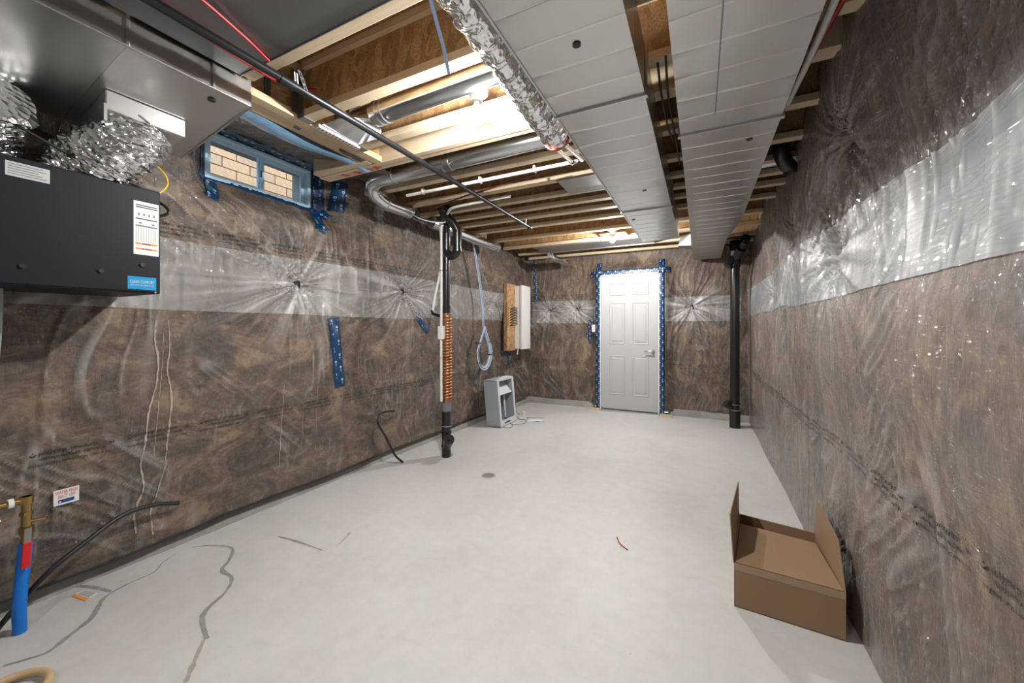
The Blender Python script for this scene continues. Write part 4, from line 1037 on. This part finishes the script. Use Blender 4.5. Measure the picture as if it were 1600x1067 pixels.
def flat_text(txt, size, org, du, dv, mat, par, name='lettering', width=None):
    v, fcs = text_polys(txt, size)
    w_ = max(x for x, y in v); k = (width / w_) if width else 1
    org = Vector(org); du = Vector(du); dv = Vector(dv)
    return MB().add([org + du * x * k + dv * y for x, y in v], fcs).build(name, mat, par)
flat_text('CLEAN COMFORT', .020, (fxp + .0012, .772, 1.490), (0, 1, 0), (0, 0, 1), 'white', l3, width=.086)
flat_text('INDOOR AIR ESSENTIALS', .009, (fxp + .0012, .774, 1.478), (0, 1, 0), (0, 0, 1), 'white', l3, width=.082)
for y, z in ((.47, 1.52), (.68, 1.53), (.815, 1.575)):
    MB().disc((fxp - .002, y, z), .009, (1, 0, 0), 12, .008).build('latch_knob', 'rubber', t)
MB().disc((fxp - .002, .862, 1.452), .0045, (1, 0, 0), 12, .004).build('screw', 'steel', t)
for y, x, r in ((.655, -2.46, .11), (.40, -2.50, .10), (.14, -2.45, .09), (.80, -2.62, .07)): MB().tube([(x, y, vz1), (x, y, vz1 + .004)], r * .93, 20).build('port_collar', 'rubber', t, smooth=50)
o = pipe('cable_run', 'rubber', [(-2.29, .30, 2.10), (-2.30, .45, 2.05), (-2.31, .62, 1.985), (-2.315, .82, 1.935), (-2.33, .87, 1.93)], .006); tag(o, 'black cable slanting down along the top of the ventilator', 'cable')
o = pipe('cable_run', 'rubber', [(-2.45, .885, 1.93), (-2.40, .93, 1.90), (-2.38, .945, 1.86), (-2.40, .90, 1.83), (-2.42, .88, 1.83)], .007); tag(o, 'black cable loop at the right side of the ventilator', 'cable')
o = pipe('cable_run', 'yellow', [(-2.50, .90, 2.14), (-2.48, .96, 2.09), (-2.48, .98, 2.03), (-2.48, .94, 1.97), (-2.50, .88, 1.95), (-2.52, .84, 1.95)], .004); tag(o, 'yellow wire drooping from the foil elbow', 'wire')
o = pipe('cable_run', 'brownwire', [(-2.5, .87, 2.14), (-2.49, .89, 2.06), (-2.49, .87, 2.0), (-2.5, .82, 1.965)], .005); tag(o, 'dark brown wire beside the yellow wire', 'wire')
P = [(-2.48, .885, 2.14), (-2.46, .878, 2.05), (-2.45, .86, 1.945)]
m = MB()
for i in range(12):
    c = Vector(P[0]).lerp(Vector(P[2]), (i + .5) / 12); dirv = (Vector(P[2]) - Vector(P[0])).normalized(); sd = Vector((1, 0, 0)) if i % 2 else Vector((0, 1, 0))
    ring = [c + dirv * .011 * math.cos(a) + sd * .005 * math.sin(a) for a in np.linspace(0, 2 * PI, 11)]
    m.tube(ring, .0015, 5, False)
o = m.build('hanging_chain', 'steel'); tag(o, 'small steel chain holding the ventilator beside the wires', 'chain')
o = pipe('drain_hose', 'clearhose', [(-2.56, .462, 1.45), (-2.565, .463, 1.36), (-2.575, .455, 1.15), (-2.60, .43, .98), (-2.63, .40, .90)], .013); tag(o, 'clear vinyl drain hose hanging below the ventilator', 'hose')

# ------------------------------------------------------------------ water main
mp = PZ(31, 988, 0); mx_, my_ = mp.x, mp.y
t = thing('water_main', 'blue water main pipe rising from the floor with brass shut-off valve', 'pipe', (mx_, my_, 0))
d_ = mp.y / (CS + (31 - CX) / FX * SN)
MB().tube(cat_rom([(mx_, my_, 0), (mx_ - .005, my_ + .0, .12), (mx_ - .02, my_ + .012, .25), (mx_ - .03, my_ + .022, .36)], 6), .021, 16).build('riser_pipe', 'bluepex', t, smooth=50)
vx_, vyy = mx_ - .03, my_ + .024
MB().tube([(vx_, vyy, .35), (vx_, vyy, .56)], .015, 12).build('brass_body', 'brass', t, smooth=40)
MB().tube([(vx_, vyy, .40), (vx_, vyy, .43)], .022, 6).build('hex_nut', 'brass', t); MB().tube([(vx_, vyy, .48), (vx_, vyy, .495)], .020, 6).build('hex_nut', 'brass', t)
MB().tube([(vx_, vyy, .45), (vx_ + .03, vyy + .05, .45)], .007, 8).build('drain_nipple', 'brass', t)
MB().tube([(vx_, vyy, .53), (vx_, vyy, .56)], .021, 12).build('tee', 'brass', t)
MB().tube([(vx_, vyy, .545), (vx_ - .0, vyy - .4, .545)], .011, 12).build('copper_branch', 'brass', t, smooth=50)
MB().tube([(vx_, vyy - .05, .545), (vx_, vyy - .035, .545)], .020, 12).build('white_tape_wrap', 'pvc', t)
lv = MB().bar((vx_ + .030, vyy - .002, .43), (vx_ + .040, vyy - .006, .37), .020, .004, up=(1, 0, 0)).build('lever', 'steel', t)
MB().bar((vx_ + .040, vyy - .006, .375), (vx_ + .048, vyy - .014, .27), .026, .010, up=(1, 0, 0)).build('lever_grip', 'redgrip', lv, bevel=.003)
# sign
s_ = thing('wall_sign', 'small white sign on the left wall lettered WATER MAIN SHUT OFF', 'sign', Lp(.72, .50, .01))
A, B, Cc, D = [PX(u, v, -2.735) for u, v in ((80, 787), (120, 782), (121, 758), (79, 764))]
y0, y1 = A.y, B.y; z0, z1 = (A.z + B.z) / 2 - .0, (Cc.z + D.z) / 2; sxx = float(max(SL(yq, zq) for yq in (y0, (y0 + y1) / 2, y1) for zq in (z0, z1))) + .004
MB().box(sxx - .002, sxx, y0, y1, z0, z1).build('plate', 'paper', s_)
W_ = y1 - y0; Hh = z1 - z0
flat_text('WATER MAIN', Hh * .34, (sxx + .0008, y0 + W_ * .06, z0 + Hh * .70), (0, 1, 0), (0, 0, 1), 'redink', s_, width=W_ * .88)
flat_text('SHUT OFF', Hh * .34, (sxx + .0008, y0 + W_ * .16, z0 + Hh * .42), (0, 1, 0), (0, 0, 1), 'redink', s_, width=W_ * .7)
bb_ = MB().box(sxx, sxx + .0006, y0 + W_ * .18, y0 + W_ * .80, z0 + Hh * .12, z0 + Hh * .34).build('blue_panel', 'navy', s_)
MB().add([(sxx + .0012, y0 + W_ * .20, z0 + Hh * .15), (sxx + .0012, y0 + W_ * .30, z0 + Hh * .15), (sxx + .0012, y0 + W_ * .25, z0 + Hh * .31)], [(0, 1, 2)]).build('triangle_mark', 'white', s_)
# black hose from the floor, near left
o = pipe('black_hose', 'rubber', [(-2.30, .28, .0 + .012), PZ(5, 972, .05), PX(75, 895, -2.58), PX(130, 850, -2.60), PX(190, 806, -2.64), PX(240, 789, -2.66), PX(279, 786, -2.70)], .011); tag(o, 'black hose arching up the near left wall from the floor', 'hose')
o = pipe('black_hose', 'rubber', [PZ(629, 722, .006), (-2.555, 2.70, .10), PX(604, 685, -2.56), PX(591, 662, -2.56), PX(592, 650, -2.58), PX(600, 644, -2.62), PX(616, 642, -2.67)], .010); tag(o, 'short black hose curling up from the floor left of the drain pipe', 'hose')

# ------------------------------------------------------------------ cable coil on the left wall
t = thing('cable_coil', 'bundle of pale blue and white cable hanging in a loop on the left wall', 'cable', (-2.58, 4.25, 1.0))
cy = 4.27; top = 2.38
for k in range(4):
    yy = cy - .06 + .012 * k; xx = -2.585 + .008 * (k % 2)
    MB().tube(cat_rom([(xx, 4.02, 2.428), (xx, 4.10, 2.36), (xx, yy + .01, 2.0), (xx, cy + .06 + .006 * k, 1.6), (xx, cy + .09 + .004 * k, 1.28)], 5), .0045, 8).build('hanging_strand', 'bluecable' if k % 2 else 'whitecable', t, smooth=60)
for k in range(6):
    wz = .135 + .012 * k; lp = [];
    for i in range(25):
        a = -PI / 2 + 2 * PI * i / 24
        zz = .97 + (.205 + .009 * k) * math.sin(a); hw = wz * (1 - .75 * max(0, math.sin(a)) ** 1.5)
        lp.append((-2.575 + .009 * ((k * 7) % 3) - .004, cy + .10 + hw * math.cos(a) , zz + (.08 * max(0, math.sin(a)) ** 3)))
    MB().tube(lp, .0048, 8, False).build('coil_loop', 'bluecable' if k % 2 == 0 else 'whitecable', t, smooth=60)
for a in (-2.3, -.3, .6, 2.6):
    MB().box(-2.60, -2.555, cy + .10 + .165 * math.cos(a) - .035, cy + .10 + .165 * math.cos(a) + .035, .98 + .2 * math.sin(a) - .006, .98 + .2 * math.sin(a) + .006).build('cable_tie', 'rubber', t)
# ------------------------------------------------------------------ panel on OSB board
pA = PX(790, 447, -2.66); pB = PX(800, 447, -2.60)
o = MB().box(-2.66, -2.60, 5.10, 5.70, .93, 1.95).build('backing_board', 'osb', bevel=.002); tag(o, 'orange oriented-strand board fixed to the left wall behind the white box', 'board')
t = thing('media_enclosure', 'tall white metal wiring box on the left wall near the back corner', 'wiring box', (-2.55, 5.55, .96))
MB().box(-2.5995, -2.50, 5.36, 5.66, .955, 1.93).build('body', 'white', t, bevel=.003)
MB().box(-2.50, -2.47, 5.35, 5.67, .945, 1.94).build('cover', 'white', t, bevel=.004)
MB().box(-2.4695, -2.469, 5.58, 5.62, 1.86, 1.89).build('emblem', 'greyplastic2', t)
for i in range(7):
    z = 1.34 + i * .04
    MB().tube(cat_rom([(-2.60, 5.20, z - .03), (-2.565, 5.22, z), (-2.545, 5.28, z + .01), (-2.56, 5.36, z - .005)], 4), .007, 8).build('entry_cable', 'iron', t, smooth=60)
MB().tube([(-2.56, 5.40, .955), (-2.57, 5.38, .86)], .014, 10).build('conduit_stub', 'steel', t, smooth=50)
o = pipe('cable_run', 'rubber', [(-2.585, 4.72, 1.66), (-2.58, 4.70, 1.60), (-2.575, 4.80, 1.5), (-2.60, 4.98, 1.1), (-2.61, 5.11, .98)], .004); tag(o, 'thin dark wire curving down the wall left of the white box', 'wire')
o = pipe('cable_run', 'rubber', [(-2.60, 5.36, .70), (-2.585, 5.34, .45), (-2.56, 5.30, .2), (-2.50, 5.2, .012), (-2.40, 5.1, .006)], .004); tag(o, 'thin dark wire falling from the tape tail to the floor', 'wire')

# ------------------------------------------------------------------ grey leaning cabinet frame
t = thing('access_cabinet', 'grey plastic cabinet shell leaning against the left wall', 'cabinet', (-2.5, 4.52, 0))
def lean(p):
    x, y, z = p; a = math.radians(6); return (-2.50 + x * math.cos(a) - z * math.sin(a) * .9 + .06, y, z * math.cos(a) + x * math.sin(a) * .4)
def lbox(x0, x1, y0, y1, z0, z1, name, mat, par=None, bev=.004):
    m = MB(); m.hexa([lean(p) for p in [(x0, y0, z0), (x1, y0, z0), (x1, y1, z0), (x0, y1, z0), (x0, y0, z1), (x1, y0, z1), (x1, y1, z1), (x0, y1, z1)]]); return m.build(name, mat, par or t, bevel=bev)
Y0, Y1 = 4.30, 4.74; Hc = .60; Dp = .155
lbox(-.05, -.05 + .008, Y0, Y1, .0, Hc, 'back_panel', 'greyplastic')
lbox(-.05, Dp, Y0, Y0 + .012, .0, Hc, 'side_panel', 'greyplastic'); lbox(-.05, Dp, Y1 - .012, Y1, .0, Hc, 'side_panel', 'greyplastic')
lbox(-.05, Dp, Y0, Y1, .0, .012, 'bottom_panel', 'greyplastic'); lbox(-.05, Dp, Y0, Y1, Hc - .012, Hc, 'top_panel', 'greyplastic')
m = MB()
for b_ in ((Dp, Dp + .012, Y0 - .012, Y0 + .035, -.0, Hc), (Dp, Dp + .012, Y1 - .035, Y1 + .012, -.0, Hc), (Dp, Dp + .012, Y0 + .035, Y1 - .035, 0, .075), (Dp, Dp + .012, Y0 + .035, Y1 - .035, Hc - .02, Hc)):
    x0, x1, y0, y1, z0, z1 = b_; m.hexa([lean(p) for p in [(x0, y0, z0), (x1, y0, z0), (x1, y1, z0), (x0, y1, z0), (x0, y0, z1), (x1, y0, z1), (x1, y1, z1), (x0, y1, z1)]])
m.build('front_frame', 'greyplastic2', t, bevel=.003)
m = MB(); n = 9; vs = []
for i in range(n):
    y = Y0 - .012 + (Y1 - Y0 + .024) * i / (n - 1); zz = Hc + .035 * math.sin(PI * i / (n - 1))
    for x, z in ((Dp - .02, Hc - .01), (Dp + .012, Hc - .01), (Dp + .012, zz), (Dp - .02, zz)): vs.append(lean((x, y, z)))
m.add(vs, [(i * 4 + k, (i + 1) * 4 + k, (i + 1) * 4 + (k + 1) % 4, i * 4 + (k + 1) % 4) for i in range(n - 1) for k in range(4)] + [(0, 1, 2, 3), tuple((n - 1) * 4 + k for k in range(4))]).build('arched_crest', 'greyplastic2', t, smooth=40)
lbox(.0, .006, Y0 + .02, Y1 - .10, .10, .42, 'inner_panel', 'darkinside')
m = MB(); m.hexa([lean(p) for p in [(.10, Y0 + .05, .38), (.155, Y0 + .05, .40), (.155, Y1 - .04, .40), (.10, Y1 - .04, .38), (.02, Y0 + .03, .53), (.04, Y0 + .03, .54), (.04, Y1 - .03, .54), (.02, Y1 - .03, .53)]]); m.build('inner_flap', 'greyplastic2', t, bevel=.003)
lbox(.05, .07, Y1 - .13, Y1 - .10, .06, .40, 'inner_rail', 'greyplastic2')
lbox(Dp + .012, Dp + .016, Y0 + .10, Y0 + .26, .03, .045, 'slot', 'darkinside', bev=0)

# ------------------------------------------------------------------ little things on the floor
q = PZ(793, 651, 0)
t = thing('power_adapter', 'small black power adapter with a thin cord on the floor by the cabinet', 'power adapter', q)
MB().box(q.x - .035, q.x + .035, q.y - .03, q.y + .03, 0.0, .045).build('adapter_body', 'rubber', t, bevel=.006)
for s in (-.01, .01): MB().box(q.x + s - .002, q.x + s + .002, q.y + .03, q.y + .045, .018, .028).build('prong', 'steel', t)
cpts = [q + Vector((0, -.03, .012))] + [PZ(u, v, .004) for u, v in ((786, 660), (787, 667), (797, 668), (801, 664), (794, 659), (803, 663), (820, 661), (821, 656), (812, 655), (808, 651))]
MB().tube(cat_rom(cpts, 5), .0035, 6).build('power_cord', 'inkgrey', t, smooth=60)
q = PZ(791, 642, 0); o = MB().box(q.x - .03, q.x + .03, q.y - .03, q.y + .03, 0, .012).build('scrap_piece', 'rubber', bevel=.003); tag(o, 'flat black scrap on the floor behind the power adapter', 'debris')
q = PZ(818, 650, 0); t = thing('white_plug', 'small upright white plug on the floor near the far left corner', 'plug', q)
MB().box(q.x - .02, q.x + .02, q.y - .012, q.y + .012, 0, .075).build('plug_body', 'white', t, bevel=.005); MB().box(q.x - .05, q.x + .03, q.y - .02, q.y + .02, 0, .006).build('plug_base', 'white', t, bevel=.002)
m = MB(); A = [PZ(u, v, .002) for u, v in ((823, 652), (850, 653), (848, 659), (824, 659))]
vs = []
for i in range(9):
    for k in range(3):
        p = A[0].lerp(A[1], i / 8).lerp(A[3].lerp(A[2], i / 8), k / 2); p.z = .003 + .012 * abs(math.sin(i * .9)) * (i / 8); vs.append(p)
o = m.add(vs, [(i * 3 + k, (i + 1) * 3 + k, (i + 1) * 3 + k + 1, i * 3 + k + 1) for i in range(8) for k in range(2)]).build('paper_sheet', 'white', smooth=60)
o.modifiers.new('thick', 'SOLIDIFY').thickness = .001; tag(o, 'crumpled white paper strip on the floor before the far corner', 'paper')
o = MB().tube(cat_rom([PZ(964, 839, .004), PZ(968, 848, .006), PZ(974, 854, .004), PZ(981, 859, .003)], 5), .0032, 6).build('wire_scrap', 'redpex', smooth=60); tag(o, 'tiny red wire scrap on the open floor', 'wire')
t = thing('paper_tag', 'small white and orange printed paper tag on the near left floor', 'tag', PZ(133, 930, 0))
A = [PZ(u, v, .003) for u, v in ((112, 931), (134, 939), (153, 926), (130, 922))]
MB().add([tuple(a) for a in A] + [tuple(a - Vector((0, 0, .0015))) for a in A], [(0, 1, 2, 3), (7, 6, 5, 4), (0, 4, 5, 1), (1, 5, 6, 2), (2, 6, 7, 3), (3, 7, 4, 0)]).build('tag_card', 'white', t)
B_ = [A[0], A[1], A[1].lerp(A[2], .28), A[0].lerp(A[3], .28)]
MB().add([tuple(a + Vector((0, 0, .0006))) for a in B_], [(0, 1, 2, 3)]).build('orange_band', 'orange', t)
m = MB()
for i in range(7):
    f0 = .36 + i * .09; a = A[0].lerp(A[3], f0).lerp(A[1].lerp(A[2], f0), .12); b = A[0].lerp(A[3], f0).lerp(A[1].lerp(A[2], f0), .9); a2 = A[0].lerp(A[3], f0 + .035).lerp(A[1].lerp(A[2], f0 + .035), .12); b2 = A[0].lerp(A[3], f0 + .035).lerp(A[1].lerp(A[2], f0 + .035), .9)
    m.add([p + Vector((0, 0, .0006)) for p in (a, b, b2, a2)], [(0, 1, 2, 3)])
m.build('text_line', 'inkgrey', t)
# floor drain
q = PZ(763, 743, 0)
t = thing('floor_drain', 'small round grated drain set in the concrete floor', 'drain', q)
m = MB(); n = 28
ro, ri = .062, .052; vs = [];
for r_, z in ((ro, .0005), (ro, .004), (ri, .004), (ri, .0008)):
    vs += [(q.x + r_ * math.cos(2 * PI * i / n), q.y + r_ * math.sin(2 * PI * i / n), z) for i in range(n)]
m.add(vs, [(k * n + i, k * n + (i + 1) % n, (k + 1) * n + (i + 1) % n, (k + 1) * n + i) for k in range(3) for i in range(n)]).build('rim', 'grate', t, smooth=30)
MB().disc((q.x, q.y, .0006), ri, (0, 0, 1), 28, .0004).build('drain_hole', 'caulk', t)
for i in range(7):
    xx = -.045 + i * .015; hl = math.sqrt(ri * ri - xx * xx) * .97; MB().box(q.x + xx - .0035, q.x + xx + .0035, q.y - hl, q.y + hl, .001, .0050).build('grate_bar', 'grate', t)
# tan hose coil, bottom left corner
o = MB().tube([(PZ(5, 1090, .02) + Vector((.10 * math.cos(a), .10 * math.sin(a), 0))) for a in np.linspace(0, 2 * PI, 30)], .013, 10).build('tan_hose', 'tancoil', smooth=60); tag(o, 'edge of a tan ring on the floor at the bottom left corner', 'hose')
# repaired cracks and stains on the floor
def ribbon(pts, ws, mat, name, z=.0012):
    P = [PZ(u, v, z) for u, v in pts]; Q = cat_rom(P, 6); n = len(Q); m = MB(); vs = []
    for i, p in enumerate(Q):
        tt = (Q[min(i + 1, n - 1)] - Q[max(i - 1, 0)]).normalized(); sd = Vector((-tt.y, tt.x, 0)); f_ = i / (n - 1) * (len(ws) - 1); k = min(int(f_), len(ws) - 2)
        wd = ws[k] + (ws[k + 1] - ws[k]) * (f_ - k); wd *= .7 + .6 * random.random()
        vs += [p + sd * wd / 2, p - sd * wd / 2]
    return m.add(vs, [(2 * i, 2 * i + 1, 2 * i + 3, 2 * i + 2) for i in range(n - 1)]).build(name, mat, floor)
ribbon([(5, 1040), (40, 1030), (75, 1018), (105, 995), (140, 968), (152, 950), (165, 932), (200, 912), (240, 894), (255, 878), (275, 865)], [.010, .012, .016, .022, .020, .014, .008, .006, .004], 'crack', 'crack_filler')
ribbon([(110, 915), (135, 916), (155, 919), (173, 924)], [.012, .016, .016, .010], 'crack', 'crack_filler')
ribbon([(300, 855), (330, 852), (362, 856), (358, 875), (347, 890), (362, 903), (352, 925), (325, 950), (316, 968), (323, 998)], [.004, .006, .012, .018, .022, .016, .014, .020, .022, .018], 'crack', 'crack_filler')
ribbon([(318, 1000), (305, 1030), (290, 1065)], [.014, .02, .014], 'dirt', 'stain')
ribbon([(435, 838), (455, 843), (480, 851), (505, 860)], [.010, .014, .010, .004], 'crack', 'crack_filler')
ribbon([(547, 832), (538, 842), (525, 854)], [.010, .010, .003], 'dirt', 'stain')

# ------------------------------------------------------------------ cardboard box
t = thing('cardboard_box', 'open brown cardboard box on the floor against the right wall', 'box', (.34, 2.27, 0))
FL, FR, BR_, BL_ = Vector((.140, 2.033, 0)), Vector((.536, 2.006, 0)), Vector((.545, 2.52, 0)), Vector((.205, 2.585, 0))
Hb = .20; th = .004
def wallp(a, b, z0, z1, name, mat='card', tilt=Vector((0, 0, 0)), par=t):
    d = (b - a).normalized(); nrm = Vector((-d.y, d.x, 0)) * th
    lo = [a + Vector((0, 0, z0)), b + Vector((0, 0, z0)), b + nrm + Vector((0, 0, z0)), a + nrm + Vector((0, 0, z0))]
    hi = [p + Vector((0, 0, z1 - z0)) + tilt for p in lo]
    return MB().hexa(lo + hi).build(name, mat, par)
wallp(FL, FR, .001, Hb, 'side_panel'); wallp(FR, BR_, .001, Hb, 'side_panel'); wallp(BR_, BL_, .001, Hb, 'side_panel'); wallp(BL_, FL, .001, Hb, 'side_panel')
MB().hexa([FL + Vector((0, 0, .001)), FR + Vector((0, 0, .001)), BR_ + Vector((0, 0, .001)), BL_ + Vector((0, 0, .001)), FL + Vector((0, 0, .006)), FR + Vector((0, 0, .006)), BR_ + Vector((0, 0, .006)), BL_ + Vector((0, 0, .006))]).build('bottom_panel', 'card', t)
# front flap folded inward over the opening
a, b = FL + Vector((.006, .003, Hb)), FR + Vector((-.006, .003, Hb)); c, d = b + Vector((-.005, .41, -.012)), a + Vector((.055, .44, -.012))
up = Vector((0, 0, .004)); MB().hexa([a, b, c, d, a + up, b + up, c + up, d + up]).build('folded_flap', 'card', t)
# left flap upright
a, b = FL + Vector((0, 0, Hb)), BL_ + Vector((0, 0, Hb)); nx = Vector((-th, 0, 0))
A1 = a + Vector((-.008, .10, .18)); B1 = b + Vector((-.004, -.0, .185))
m = MB(); m.hexa([a, b, b + nx, a + nx, A1, B1, B1 + nx, A1 + nx]); o = m.build('left_flap', 'card', t)
a, b = FR + Vector((0, 0.0, Hb)), BR_ + Vector((0, 0, Hb)); A1 = a + Vector((.012, .14, .15)); B1 = b + Vector((.006, -.04, .19))
m = MB(); m.hexa([a, b, b + nx, a + nx, A1, B1, B1 + nx, A1 + nx]); m.build('right_flap', 'card', t)
dd = (FR - FL)
MB().hexa([FL + Vector((0, -.0008, Hb - .03)), FR + Vector((0, -.0008, Hb - .03)), FR + Vector((0, 0, Hb - .03)), FL + Vector((0, 0, Hb - .03)), FL + Vector((0, -.0008, Hb + .001)), FR + Vector((0, -.0008, Hb + .001)), FR + Vector((0, 0, Hb + .001)), FL + Vector((0, 0, Hb + .001))]).build('packing_tape', 'cardtape', t)
